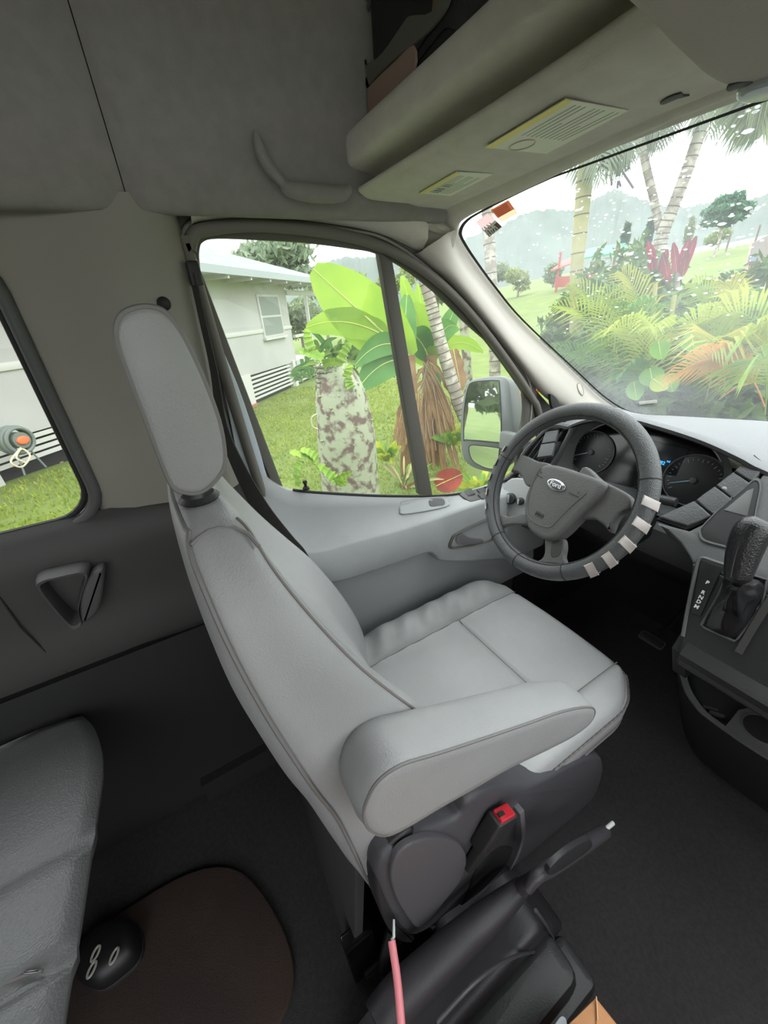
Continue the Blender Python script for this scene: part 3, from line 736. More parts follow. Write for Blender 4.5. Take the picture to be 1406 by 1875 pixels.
for (u, v) in ((1187, 878), (918, 833), (905, 985), (935, 1043), (1030, 1037)):
    t = ang(u, v); mesh('cover_seam', *tube([torus(t, math.radians(p), 1.01)[0] for p in range(-60, 200, 20)], .0012, 5), black_r, sw_)
pads = [(1181, 921), (1161, 956), (1139, 989), (1110, 1016), (1081, 1037)]
for i, (u, v) in enumerate(pads):
    t0 = ang(u, v)
    for tt, s in ((t0, 1), (-t0 - math.pi, -1)):
        for phi, hw, hh in ((44, .0165, .0098), (-16, .012, .0068)):
            p, rad = torus(tt, math.radians(phi)); tan = -np.sin(tt) * wr + np.cos(tt) * wv
            nn = rad * math.cos(math.radians(phi)) + wn * math.sin(math.radians(phi)); ac = np.cross(nn, tan)
            sk = .4 * s
            o = np.array([p + nn * .0012 + ac * hw * a + tan * (hh * b + sk * hw * a * .6) for a, b in ((-1, -1), (1, -1), (1, 1), (-1, 1))])
            o = cr(np.concatenate([[o[i_] * .93 + o[(i_ + 1) % 4] * .07, o[i_] * .07 + o[(i_ + 1) % 4] * .93] for i_ in range(4)]), 2, True)
            mesh('grip_pad', *slab(o, nn, .003, .0012, 2), silver, sw_)
# hub and spokes, traced on planes parallel to the wheel
def wslab(pts, h, thk, bev, k=4, sm=True):
    P = np.array([cw(x, y, h) for x, y in pts]); P = cr(P, k, True) if sm else P
    return slab(P, wn, thk, bev, 4)
mesh('spoke', *wslab([(225, 545), (290, 440), (330, 430), (420, 470), (520, 500), (470, 620), (400, 660), (340, 655), (300, 575), (262, 552)], -.004, .022, .006), hub_m, sw_)
mesh('spoke', *wslab([(90, 925), (150, 880), (210, 892), (335, 868), (380, 900), (345, 950), (240, 950), (170, 965), (120, 985)], -.004, .018, .005), hub_m, sw_)
mesh('spoke', *wslab([(760, 520), (900, 610), (1040, 680), (1125, 745), (1130, 830), (1060, 860), (1010, 925), (975, 1010), (930, 960), (850, 905), (740, 900), (650, 850)], -.006, .024, .007), hub_m, sw_)
mesh('spoke', *wslab([(485, 1050), (545, 1060), (620, 1060), (635, 1130), (625, 1200), (640, 1262), (560, 1255), (480, 1250), (400, 1240), (455, 1215), (482, 1160)], -.008, .016, .004), hub_m, sw_)
mesh('spoke_inlay', *wslab([(545, 1075), (615, 1080), (600, 1185), (530, 1195)], -.0075, .006, .001), trimdark, sw_)
mesh('hub_pad', *wslab([(405, 590), (450, 512), (520, 495), (620, 515), (760, 560), (870, 600), (935, 650), (890, 740), (760, 860), (640, 990), (545, 1062), (470, 1062), (370, 1005), (325, 900), (328, 760), (360, 660)], .012, .04, .012), hub_m, sw_)
mesh('hub_line', *tube(cr([cw(x, y, .0125) for x, y in [(455, 520), (405, 600), (372, 700), (352, 800), (362, 890), (420, 945), (490, 970), (535, 965), (600, 900), (700, 800), (800, 715)]], 5), .0016, 6), hub_m, sw_)
mesh('column_shroud', *tube([WC - wn * .03, WC - wn * .10, WC - wn * .22, WC - wn * .36], [.055, .062, .075, .09], 20), black_p, sw_)
bc_ = cw(574, 655, .0125); ba = nrmz(cw(650, 690, .0125) - cw(498, 622, .0125)); bb = np.cross(wn, ba)
mesh('badge_rim', *slab(circ3(bc_ + wn * .0035, ba, bb, .0272, .0135, 40), wn, .004, .0012), chrome, sw_)
mesh('badge', *slab(circ3(bc_ + wn * .0042, ba, bb, .0245, .0112, 40), wn, .003, .0006), mat('badge_blue', '39404f', .25), sw_)
mesh('badge_line', *tube(circ3(bc_ + wn * .0044, ba, bb, .0228, .0098, 40), .0004, 4, True), chrome, sw_)
text('badge_lettering', 'Ford', bc_ + wn * .0045, ba + bb * .02, bb, .0175, mat('badge_white', 'e8e8ea', .3), sw_, .0004, bold=.0002).data.transform(Matrix.Identity(4))
ai = cw(445, 880, .0125)
mesh('airbag_frame', *tube(rect3(ai, ba, bb, .0125, .005, .002), .0006, 4, True), black_r, sw_)
text('airbag_lettering', 'AIRBAG', ai + wn * .0004, ba, bb, .0062, black_r, sw_, .0003, bold=.0001)
for (x0, y0), (x1, y1_) in (((420, 575), (468, 600)), ((668, 712), (740, 745))):
    mesh('horn_line', *tube([cw(x0, y0, .0125), cw(x1, y1_, .0125)], .0008, 5), black_r, sw_)
def hornicon(c):
    o = [c + ba * a + bb * b for a, b in ((-.003, -.001), (-.001, -.001), (.002, -.003), (.002, .003), (-.001, .001), (-.003, .001))]
    return slab(o, wn, .0006, .0001, 1)
mesh('horn_symbol', *hornicon(cw(455, 556, .0131)), trimdark, sw_); mesh('horn_symbol', *hornicon(cw(738, 712, .0131)), trimdark, sw_)

# ================================================================ DASHBOARD
dash = empty('dashboard', (0, 1.3, .4), 'charcoal dashboard with hooded instrument cluster, air vent and open pocket under the windscreen', 'dashboard')
# upper skin: stations across the van; profile windscreen foot -> hood edge
hood = cr([(-.93, 1.24, .935), (-.86, 1.19, .965), (-.80, 1.15, 1.01), (-.72, 1.15, 1.055), (-.61, 1.15, 1.078), (-.51, 1.15, 1.072), (-.41, 1.15, 1.058), (-.33, 1.15, 1.037), (-.285, 1.15, 1.022), (-.20, 1.16, 1.005), (0, 1.17, 1.0), (.4, 1.17, 1.0), (.93, 1.22, .94)], 5)
foot = lambda x: (x, 1.66 + .20 * (1 - (abs(x) / .93) ** 2.2), .958)
# snap the foot to the glass plane
def footp(x):
    bp_ = eL[-26:]; bp_ = bp_[bp_[:, 0] > -.862]; bp_ = bp_[np.argsort(-bp_[:, 0])]
    y = np.interp(-abs(x), bp_[::-1, 0], bp_[::-1, 1]); z = np.interp(-abs(x), bp_[::-1, 0], bp_[::-1, 2]); return (x, y, z - .003)
nP = 14; rows = []
for h in hood:
    f_ = np.array(footp(h[0])); a = np.array(h)
    r_ = [f_ + np.array([0, .05, -.03]), f_]
    for k in np.linspace(.08, 1, nP):
        p = f_ * (1 - k) + a * k
        flat = f_[2] + (.012 if k < .5 else .012)
        p[2] = f_[2] * (1 - k ** 2.2) + a[2] * k ** 2.2 + .012 * math.sin(k * math.pi)
        r_.append(p)
    r_ += [a + np.array([0, -.012, -.006]), a + np.array([0, -.014, -.014]), a + np.array([0, -.004, -.020])]
    # underside of the hood going back down to the cluster
    r_ += [a * .5 + np.array([a[0], 1.235, min(a[2] - .03, 1.035)]) * .5, np.array([a[0], 1.245, min(a[2] - .04, 1.03)])]
    rows.append(r_)
rows = np.array(rows)
mesh('dash_top', *grid(rows[:, :nP + 3]), dashtop_m, dash, angle=60)
mesh('hood_underside', *grid(rows[:, nP + 2:]), black_p, dash, angle=60)
# core
def dprism(name, pyz, x0, x1, m, bev=.006, parent=dash):
    P = np.array([(x1, a, b) for a, b in pyz]); return mesh(name, *slab(P, (1, 0, 0), x1 - x0, bev, 2), m, parent)
dprism('dash_core', [(1.72, .90), (1.26, .96), (1.255, .80), (1.22, .72), (1.25, .60), (1.34, .50), (1.72, .42)], -.93, .93, black_p)
dprism('knee_panel', [(1.25, .86), (1.13, .84), (1.09, .80), (1.10, .74), (1.18, .66), (1.25, .66)], -.93, -.24, dash_m, .01)
# face plane Q (upper) carries buttons, pocket
QP, QN = (0, .98, .82), nrmz((0, -1, .85)); q_ = lambda u, v, h=0.: UP(u, v, np.array(QP) + QN * h, QN)
# cluster: a dark tub set between hood and knee panel
KP, KN = (0, 1.19, .92), nrmz((0, -1, .35)); k_ = lambda u, v, h=0.: UP(u, v, np.array(KP) + KN * h, KN)
clR = [k_(u, v) for u, v in [(1188, 770), (1230, 785), (1275, 800), (1305, 822), (1322, 850), (1322, 880), (1306, 905), (1285, 925), (1245, 935), (1200, 925)]]
clL = [np.array([-1.14 - p[0], p[1], p[2]]) for p in clR[::-1]]
cl = cr(np.array(clR + clL), 4, True); cK = cl.mean(0)
mesh('cluster_tub', *loft([np.minimum(cK + (cl - cK) * s + KN * h, (9, 9, 1.04)) for s, h in ((1.16, .05), (1.10, .03), (1.03, .008), (1.0, .0))], True, False), dash_m, dash)
mesh('cluster_bezel', *tube(cl, .0025, 6, True), silver, dash)
mesh('cluster_face', *slab(cl, KN, .006, .001), gloss_b, dash)
dial = mat('dial_face', '232425', .35); dmark = mat('dial_print', 'a9adb0', .5); needle_m = mat('needle_blue', '8fb6c4', .3)
aK = np.array([1., 0, 0]); bK = np.cross(KN, aK)
for cpx in ((1270, 880), None):
    c_ = k_(*cpx, .004) if cpx else np.array([-1.14 - dc[0], dc[1], dc[2]]); dc = c_
    mesh('gauge_ring', *tube(circ3(c_, aK, bK, .074, .070), .0022, 6, True), dash_m, dash)
    mesh('gauge_face', *slab(circ3(c_ + KN * -.001, aK, bK, .072, .068), KN, .003, .0005), dial, dash)
    sv = []
    for k in range(25):
        t = math.radians(220 - k * 260 / 24); l = .009 if k % 3 == 0 else .005
        p = c_ + aK * .063 * math.cos(t) + bK * .059 * math.sin(t); q = c_ + aK * (.063 - l) * math.cos(t) + bK * (.059 - l) * math.sin(t); sv.append(tube([p, q], .0006, 4))
    tag(mesh('gauge_marks', *join(*sv), dmark, dash), kind='stuff')
    t = math.radians(205)
    mesh('needle', *tube([c_ + KN * .004, c_ + KN * .004 + aK * .055 * math.cos(t) + bK * .055 * math.sin(t)], [.0022, .0008], 6), needle_m, dash)
    mesh('needle_cap', *slab(circ3(c_ + KN * .008, aK, bK, .009), KN, .008, .003), dash_m, dash)
ds = [k_(u, v, .003) for u, v in [(1165, 800), (1262, 822), (1238, 872), (1165, 862)]]
mesh('display', *slab(ds, KN, .003, .001), mat('display_glass', '1d2226', .2), dash)
lcd = mat('display_blue', '2f9df0', .5, emit=1.6)
text('display_digits', '77782', k_(1206, 846, .0045), aK - bK * .03, bK, .0135, lcd, dash, .0002, bold=.0003)
text('display_unit', 'mi', k_(1224, 845, .0045), aK - bK * .03, bK, .009, lcd, dash, .0002, bold=.0002)
# face skin round the cluster
cheek = [q_(u, v) for u, v in [(1404, 850), (1392, 862), (1330, 915), (1262, 965), (1232, 972), (1196, 950), (1196, 930), (1228, 938), (1262, 918), (1330, 860), (1382, 838)]]
# column of buttons to the right of the cluster
bt = [((1368, 838), (1398, 855), (1378, 882), (1345, 862)), ((1342, 864), (1374, 885), (1342, 912), (1311, 888)), ((1308, 890), (1340, 914), (1306, 942), (1274, 915)), ((1270, 917), (1302, 944), (1258, 962), (1206, 946))]
for i, qd in enumerate(bt):
    P = np.array([q_(u, v, .004) for u, v in qd]); P = cr(np.array([P[j] * .9 + P[(j + 1) % 4] * .1 if e == 0 else P[j] * .1 + P[(j + 1) % 4] * .9 for j in range(4) for e in (0, 1)]), 2, True)
    o_b = mesh('dash_button', *slab(P, QN, .012, .003), dash_m, dash)
    if i == 2:
        c_ = q_(1326, 894, .0045); mesh('button_symbol', *slab(circ3(c_, (1, 0, 0), bK, .005, .0045, 16), QN, .001, .0003), dmark, o_b)
mesh('button_bed', *slab([q_(u, v, -.004) for u, v in [(1380, 832), (1404, 852), (1382, 886), (1305, 950), (1255, 970), (1200, 950), (1240, 932), (1290, 908)]], QN, .02, .003), black_r, dash)
# mirrored strip on the left of the cluster
mx_ = lambda P: np.array([(-1.14 - p[0], p[1], p[2]) for p in P])[::-1]
for qd in bt[:3]:
    P = mx_([q_(u, v, .004) for u, v in qd]); mesh('dash_button', *slab(P, QN, .012, .003), dash_m, dash)
# left end of dash: air vent, light switch panel
vp, vn = (-.83, 1.10, .92), nrmz((.25, -1, .3)); v_ = lambda u, v, h=0.: UP(u, v, np.array(vp) + vn * h, vn)
vo = cr([v_(u, v) for u, v in [(958, 835), (985, 803), (1010, 783), (1036, 785), (1040, 792), (1008, 850), (1000, 852), (975, 843)]], 4, True); cv = vo.mean(0)
mesh('vent_frame', *loft([cv + (vo - cv) * s + vn * h for s, h in ((1.25, -.02), (1.2, 0), (1.1, .005), (.98, .002), (.94, -.03))], True, False), dash_m, dash)
mesh('vent_back', *slab(cv + (vo - cv) * .96 - vn * .03, vn, .005, .001), black_r, dash)
for k, (a, b) in enumerate((((985, 846), (1022, 790)), ((994, 848), (1029, 791)), ((975, 844), (1010, 793)), ((966, 840), (996, 800)))):
    mesh('vent_slat', *ribbon([v_(*a, -.006), v_(*b, -.006)], vn, .016, .002), dash_m, dash)
mesh('vent_tab', *box(v_(992, 838, .002), .006, .012, .006, az=vn, bev=.002), trimmid, dash)
mesh('dash_end', *slab([(-.80, 1.12, .96), (-.93, 1.10, .94), (-.93, 1.08, .60), (-.78, 1.09, .60)], (0, -1, .2), .14, .01), dash_m, dash)
kp, kn = (-.86, 1.03, .75), nrmz((.2, -1, .35)); kk = lambda u, v, h=0.: UP(u, v, np.array(kp) + kn * h, kn)
sp_ = cr([kk(u, v) for u, v in [(925, 885), (945, 875), (990, 890), (985, 950), (925, 945), (918, 915)]], 3, True)
mesh('switch_bed', *slab(sp_, kn, .04, .006), door_m, dash)
for c_, r_ in (((935, 913), .021), ((953, 918), .014)):
    ck = kk(*c_, .002); mesh('light_knob', *slab(circ3(ck + kn * .014, nrmz(np.cross((0, 0, 1), kn)), nrmz(np.cross(kn, np.cross((0, 0, 1), kn))), r_), kn, .02, .004), black_p, dash)
    mesh('knob_grip', *box(ck + kn * .018, .003, .003, r_ * .8, ax=(1, 0, 0), ay=kn, az=(0, 0, 1), bev=.001), dmark, dash)
# wiper stalk
mesh('stalk', *tube([k_(1195, 910, .12), k_(1222, 917, .12), k_(1238, 920, .12)], [.010, .013, .012], 12), black_p, dash)
# centre stack: grey cheek with pocket, lower black console with shift plate
SP, SN = (0, .98, .82), nrmz((0, -1, .5)); s_ = lambda u, v, h=0.: UP(u, v, np.array(SP) + SN * h, SN)
xr_ = .16
stk = [q_(u, v, -.002) for u, v in [(1404, 860), (1388, 880), (1310, 948), (1262, 972), (1205, 957), (1222, 972), (1245, 992), (1262, 1018), (1268, 1030)]]
yb_, zb_ = stk[-1][1], stk[-1][2]
stk = np.array(stk + [(xr_, yb_, zb_), (xr_, stk[0][1], stk[0][2])])
mesh('stack_face', *slab(stk, QN, .16, .005), stack_m, dash)
pkt = cr([q_(u, v, .0005) for u, v in [(1281, 975), (1287, 963), (1330, 920), (1368, 888), (1385, 878), (1392, 890), (1386, 925), (1372, 990), (1352, 1012), (1335, 1003), (1290, 990)]], 4, True); cp = pkt.mean(0)
mesh('pocket_rim', *loft([cp + (pkt - cp) * s + QN * h for s, h in ((1.05, -.002), (1.03, .003), (.97, .003), (.93, -.004))], True, False), stack_m, dash)
mesh('pocket', *slab(cp + (pkt - cp) * .95 + QN * .0012, QN, .002, .0005), mat('pocket_shade', '232324', .6), dash)  # flat dark sheet, the pocket's inner shade put into its colour
mesh('pocket_wall', *slab([q_(u, v, .003) for u, v in [(1330, 930), (1368, 898), (1380, 894), (1368, 945), (1325, 934)]], QN, .003, .001), stack_m, dash)
lowp = [s_(u, v, 0) for u, v in [(1270, 1030), (1262, 1070), (1250, 1130), (1244, 1180), (1240, 1218)]]
lp_ = np.array(lowp + [(xr_, lowp[-1][1], lowp[-1][2]), (xr_, lowp[0][1], lowp[0][2])])
mesh('lower_console', *slab(lp_, SN, .20, .008), black_p, dash)
belly = cr([(lowp[-1][1] - .0, lowp[-1][2]), (.86, .60), (.88, .56), (.95, .52), (1.1, .48), (1.3, .46)], 4)
dprism('console_belly', [(.90, .66), (.878, .635), (.880, .605), (.915, .58), (.98, .565), (1.25, .55), (1.25, .70)], -.225, xr_, gloss_b if False else black_p, .012)
# shift plate
pl = cr([s_(u, v, .001) for u, v in [(1278, 1026), (1282, 1021), (1330, 1036), (1326, 1060), (1306, 1110), (1290, 1148), (1282, 1178), (1250, 1168), (1258, 1120), (1270, 1060)]], 3, True)
mesh('plate_edge', *tube(cr([s_(u, v, .001) for u, v in [(1250, 1165), (1260, 1110), (1274, 1045), (1283, 1022), (1310, 1029), (1338, 1038)]], 4), .004, 8), stack_m, dash)
mesh('shift_plate', *slab([s_(u, v, .004) for u, v in [(1282, 1028), (1322, 1040), (1282, 1128), (1266, 1122)]], SN, .004, .001), mat('plate_black', '202021', .3), dash)
aS_ = nrmz(s_(1306, 1072) - s_(1290, 1066)); up_ = np.cross(SN, aS_)
for ch, (u, v) in (('P', (1295, 1067)), ('R', (1287, 1085)), ('N', (1283, 1094)), ('D', (1279, 1102)), ('M', (1275, 1111))):
    text('shift_lettering', ch, s_(u, v, .0045), (1, 0, 0), np.cross(SN, (1, 0, 0)), .0115 if ch != 'M' else .012, white_m, dash, .0002, bold=.0004)
mesh('boot_frame', *tube(np.array([s_(u, v, .003) for u, v in [(1336, 1040), (1316, 1090), (1284, 1144), (1290, 1150), (1345, 1174), (1352, 1168), (1395, 1110), (1404, 1062)]]), .003, 8, True), dash_m, dash)
mesh('boot_well', *slab([s_(u, v, .002) for u, v in [(1336, 1040), (1316, 1090), (1286, 1145), (1345, 1172), (1395, 1110), (1404, 1062)]], SN, .003, .001), gloss_b, dash)
mesh('console_edge', *ribbon(cr([s_(u, v, .004) for u, v in [(1352, 1195), (1372, 1160), (1406, 1105), (1430, 1065)]], 4), (1, 0, 0), .012, .008), trimdark, dash)
mesh('stack_side', *slab([(-.245, .99, .80), (-.25, .90, .62), (-.24, .93, .53), (-.24, 1.3, .45), (-.24, 1.3, .85)], (-1, 0, 0), .03, .005), black_p, dash)
# lower storage tray with cup holders
ty = lambda u, v: U(u, v, z=.35)
tray = [ty(u, v) for u, v in [(1238, 1196), (1239, 1215), (1244, 1238), (1254, 1268), (1276, 1300), (1300, 1320), (1350, 1356), (1406, 1392)]]
tr = cr(tray, 5); tr = np.concatenate([tr, [(.15, tr[-1][1], .35)]])
mesh('tray_rim', *grid([tr, tr + np.array([0, .0, .006]), tr + np.array([.012, .012, .006]), tr + np.array([.014, .014, -.006])]), stack_m, dash)
mesh('tray_apron', *grid([tr + np.array([-.001, -.001, 0]), tr + np.array([.006, .01, -.04]), tr + np.array([.02, .07, -.18]), tr + np.array([.03, .12, -.30])]), black_p, dash)
tp = np.concatenate([tr[::2] + np.array([.012, .012, 0]), [(.15, 1.30, .35), (-.27, 1.30, .35)]]); tp[:, 2] = .335
mesh('tray_floor', *slab(tp, (0, 0, 1), .01, .001), black_p, dash)
mesh('tray_top', *slab([(*ty(u, v)[:2], .352) for u, v in [(1328, 1330), (1352, 1300), (1372, 1296), (1406, 1290), (1440, 1300), (1440, 1420), (1406, 1391), (1350, 1355)]], (0, 0, 1), .01, .002), stack_m, dash)
cu = U(1396, 1335, z=.353)
mesh('cup_holder', *slab(circ3(cu + np.array([0, 0, .001]), (1, 0, 0), (0, 1, 0), .04, .045), (0, 0, 1), .002, .0003), black_r, dash)
mesh('cup_ring', *tube(circ3(cu, (1, 0, 0), (0, 1, 0), .041, .046), .0025, 6, True), trimmid, dash)
for u, v in ((1300, 1298), (1312, 1308)):
    c_ = U(u, v, z=.345); mesh('tray_rib', *box(c_, .016, .002, .006, ax=(1, .6, 0), ay=(-.6, 1, 0)), trimdark, dash)

# gear lever
gl = empty('gear_lever', s_(1345, 1110), 'black leather gear lever with a gathered boot beside the P R N D M plate', 'gear lever')
GA = s_(1345, 1105, 0); ax_ = nrmz(SN + np.array([0, 0, .15]))
kc = [UP(u, v, GA + np.array([0, -.10, .06]), (0, -1, .3)) for u, v in [(1350, 1068), (1352, 1050), (1362, 1010), (1376, 975), (1392, 955)]]
kb = cr(kc, 4); kb = np.concatenate([kb, [kb[-1] + (kb[-1] - kb[-2]) * .8]])
mesh('knob', *tube(kb, [.010, .020, .022, .0245, .027, .0285, .029, .028, .024, .012], 20), mat('knob_leather', '222223', .3, bump=.3, bscale=300, voro=True), gl, angle=80)
mesh('knob_seam', *tube(cr([p + np.array([-.004, -.026, .008]) for p in kb[3:-2]], 2), .001, 5), trimdark, gl)
# boot: a pleated sleeve between knob foot and frame
top = kb[0]; rings = []
base = np.array([s_(u, v, .004) for u, v in [(1332, 1050), (1316, 1090), (1290, 1143), (1345, 1168), (1390, 1108), (1398, 1066)]]); base = cr(base, 8, True); bcn = base.mean(0)
rg = random.Random(3)
for k in np.linspace(0, 1, 9):
    s = 1 * (1 - k) ** 1.6 * .95 + .16 * k + .02; c_ = bcn * (1 - k) + top * k
    rr = []
    for j, p in enumerate(base):
        w = 1 + .13 * math.sin(j * .95 + k * 5) * math.sin(k * math.pi) + .12 * math.sin(k * 14 + j * .3) * math.sin(k * math.pi)
        rr.append(c_ + (p - bcn) * s * w)
    rings.append(rr)
rings = cr(np.array(rings).reshape(9, -1), 3).reshape(-1, len(base), 3)
mesh('boot', *loft(rings), mat('boot_leather', '1e1e1f', .22), gl, angle=80)
mesh('lever_stem', *tube([GA, top], .008, 8), gloss_b, gl)
# pedals
def pedal(name, label, c, w, h, tilt):
    p = empty(name, c, label, 'pedal'); c = np.array(c); nn = nrmz((0, -1, tilt)); up = np.cross(nn, (-1, 0, 0)); up = up if up[2] > 0 else -up
    o = rect3(c, (1, 0, 0), up, w, h, min(w, h) * .5, 5)
    mesh('pad', *slab(o, nn, .012, .004), black_p, p)
    mesh('metal_edge', *tube(rect3(c - nn * .004, (1, 0, 0), up, w * 1.02, h * 1.02, min(w, h) * .5, 5), .002, 6, True), mat('pedal_edge', '77787a', .3, metal=.6), p)
    mesh('arm', *tube([c - nn * .01 + up * h * .5, c - nn * .05 + up * .12, c - nn * .06 + up * .30], .009, 8), black_p, p)
pedal('brake_pedal', 'rounded black brake pedal with a thin bright edge on the dark footwell floor', U(1193, 1171, y=1.40), .042, .018, 2.2)

# ================================================================ HANDBRAKE
hb = empty('handbrake', U(950, 1650, x=-.17), 'charcoal handbrake lever with a silver release button on its console beside the seat', 'handbrake')
hP = lambda u, v, x=-.165: U(u, v, x=x)
a0, a1, a2, a3 = hP(780, 1775), hP(945, 1640), hP(1010, 1590), hP(1112, 1520)
hbm = mat('handbrake_plastic', '3f3c40', .45, bump=.2, bscale=300)
mesh('grip', *tube(cr([hP(965, 1628), hP(985, 1603), hP(1020, 1580), hP(1060, 1553), hP(1095, 1530), hP(1108, 1522)], 4), [.010, .012, .015, .016, .016, .0155, .014], 14), hbm, hb, angle=80)
mesh('grip_inset', *slab(cr([hP(u, v, -.149) for u, v in [(1012, 1603), (1068, 1566), (1085, 1548), (1078, 1538), (1040, 1560), (1008, 1590)]], 3, True), (1, 0, 0), .01, .003), mat('inset_dark', '2b2b2d', .5), hb)
mesh('release_button', *tube([hP(1100, 1526), hP(1122, 1507)], .0052, 12), mat('button_bright', 'cfcfca', .35), hb)
sl_ = cr([U(u, v, z=.30) for u, v in [(957, 1622), (925, 1652), (880, 1690), (825, 1738), (770, 1790), (725, 1835), (690, 1880)]], 4)
V_, F_ = tube(sl_, [.017, .024, .029, .032, .034, .036, .034], 16)
mesh('lever_cover', V_, F_, mat('lever_cover_plastic', '2f2c30', .5, bump=.2, bscale=300), hb, angle=80)
mesh('neck', *tube([sl_[0] + np.array([0, -.01, 0]), hP(985, 1603)], [.016, .012], 14), hbm, hb)
def hZ(u, v, x, zmin=.012):
    p = U(u, v, x=x)
    return p if p[2] >= zmin else U(u, v, z=zmin) * np.array([0, 1, 1]) + np.array([x, 0, 0])
body = [(-.125, .44, .015), (-.125, .43, .12), (-.125, .385, .215), (-.125, .34, .235), (-.125, .26, .225), (-.125, .15, .20), (-.125, .0, .17), (-.125, -.06, .10), (-.125, -.06, .015)]
body = cr(body, 3, True)
mesh('console_body', *slab(body, (1, 0, 0), .11, .018, 5), mat('console_plastic', '28272a', .45, bump=.2, bscale=300), hb, angle=80)
mesh('console_rim', *tube(cr([U(u, v, x=-.124) for u, v in [(981, 1667), (1004, 1702), (1026, 1748), (985, 1742), (930, 1757), (870, 1798), (800, 1872)]], 4), .0032, 8), hbm, hb)
mesh('console_step', *box((-.095, .20, .075), .05, .21, .075, bev=.03), black_p, hb)
mesh('console_foot', *box((-.075, .30, .03), .05, .16, .03, bev=.02), black_p, hb)
# ================================================================ THINGS IN THE CABIN
# overhead console
oc = empty('overhead_console', (0, .35, 1.55), 'smooth grey overhead console with a dark slot bulging down at the top right', 'console')
op = cr([(-.190, .16, 1.53), (-.205, .28, 1.53), (-.222, .37, 1.53), (-.232, .445, 1.53), (-.215, .515, 1.53), (-.14, .545, 1.53), (0, .55, 1.53), (.2, .545, 1.53), (.27, .45, 1.53), (.25, .2, 1.53), (.1, .10, 1.53), (-.1, .10, 1.53)], 6, True)
mesh('console_shell', *slab(op, (0, 0, -1), .18, .025, 6), mat('console_grey', 'a8a098', .8, bump=.2, bscale=400), oc, angle=80)
sl = cr([U(u, v, z=1.5295) for u, v in [(1329, 165), (1336, 158), (1355, 152), (1377, 151), (1372, 157), (1352, 163), (1335, 168)]], 3, True)
mesh('slot', *slab(sl, (0, 0, -1), .002, .0003), trimdark, oc)
lm = U(1402, 172, z=1.526); mesh('map_lamp', *slab(circ3(lm, (1, 0, 0), (0, 1, 0), .018, .022), (0, 0, -1), .012, .004), mat('lamp_lens', '9fa6a8', .2), oc)
mesh('visor_gap', *slab(cr([U(u, v, z=1.5965) for u, v in [(1208, 190), (1222, 180), (1246, 172), (1250, 176), (1262, 176), (1240, 182), (1215, 192)]], 2, True), (0, 0, -1), .002, .0003), trimdark, oc)
# warning labels
def label(corners, lab, ring, barcode):
    P = np.array([U(u, v, z=1.5975) for u, v in corners])       # far-left, far... order: yL0, yL1, R1, R0
    e = empty('warning_label', P.mean(0), lab, 'label', 'printed labels under the overhead shelf')
    mesh('paper', *slab(P, (0, 0, -1), .0008, .0001, 1), mat('label_paper', 'd9dac8', .6), e)
    a = P[1] - P[0]; b = P[3] - P[0]; dz = np.array([0, 0, -.0004])
    mesh('yellow_stripe', *slab(np.array([P[0], P[1], P[1] + (P[2] - P[1]) * .11, P[0] + b * .11]) + dz, (0, 0, -1), .0003, .00005, 1), mat('label_yellow', 'e2d16a', .5), e)
    L = []
    for k in range(10):
        t = .2 + .07 * k; s0, s1 = (.34, .95) if ring else (.1, .9)
        if k % 4 == 3: s1 -= .3
        p = P[0] + b * t + a * s0; q = P[0] + b * t + a * s1; w_ = b * .012
        L.append(slab(np.array([p, q, q + w_, p + w_]) + dz, (0, 0, -1), .0003, .00005, 1))
    tag(mesh('print_lines', *join(*L), mat('label_print', 'aeb0a8', .6), e), kind='stuff')
    if ring:
        c = P[0] + b * .42 + a * .15; mesh('printed_ring', *tube(circ3(c + dz, nrmz(a), nrmz(b), .020, .017, 24), .0008, 4, True), mat('ring_print', 'c0aba0', .6), e)
    if barcode:
        for s, w in ((.12, .02), (.19, .04), (.27, .02), (.31, .012), (.42, .03), (.5, .015)):
            p = P[0] + b * .25 + a * s; mesh('print_block', *slab(np.array([p, p + a * w, p + a * w + b * .22, p + b * .22]) + dz * 1.3, (0, 0, -1), .0003, .00005, 1), mat('label_dark', '6b6c66', .6), e)
label([(888, 270), (1035, 182), (1150, 203), (1000, 282)], 'large cream warning label with a yellow stripe under the overhead shelf', True, False)
label([(767, 354), (835, 315), (903, 319), (825, 359)], 'small cream label with dark print under the overhead shelf, nearer the door', False, True)
# windscreen stickers
def stick(name, corners, lab, m):
    P = np.array([wsp(u, v) - WN * .008 for u, v in corners])
    e = empty(name, P.mean(0), lab, 'sticker'); mesh('paper', *slab(P, -WN, .0006, .0001, 1), m, e); return e, P
e, P = stick('inspection_sticker', [(874, 401), (896, 384), (922, 409), (899, 428)], 'pink and maroon inspection sticker on the windscreen corner reading JAN', mat('sticker_pink', 'e6d3d2', .6, transl=.75))
mesh('maroon_band', *slab(np.array([P[0] * .42 + P[3] * .58, P[1] * .48 + P[2] * .52, P[2], P[3]]) - WN * .0006, -WN, .0004, .0001, 1), mat('maroon', '8a7473', .6, transl=.4), e)
ta = nrmz(P[1] - P[0]); tb = -nrmz(P[3] - P[0])
text('month_lettering', 'JAN', P[0] * .26 + P[3] * .37 + P[1] * .13 + P[2] * .24 - WN * .0013, ta, tb, .024, white_m, e, .0003, bold=.0006)
text('year_lettering', '21/21', P[0] * .09 + P[3] * .46 + P[1] * .05 + P[2] * .40 - WN * .0013, ta, tb, .020, white_m, e, .0003, bold=.0006)
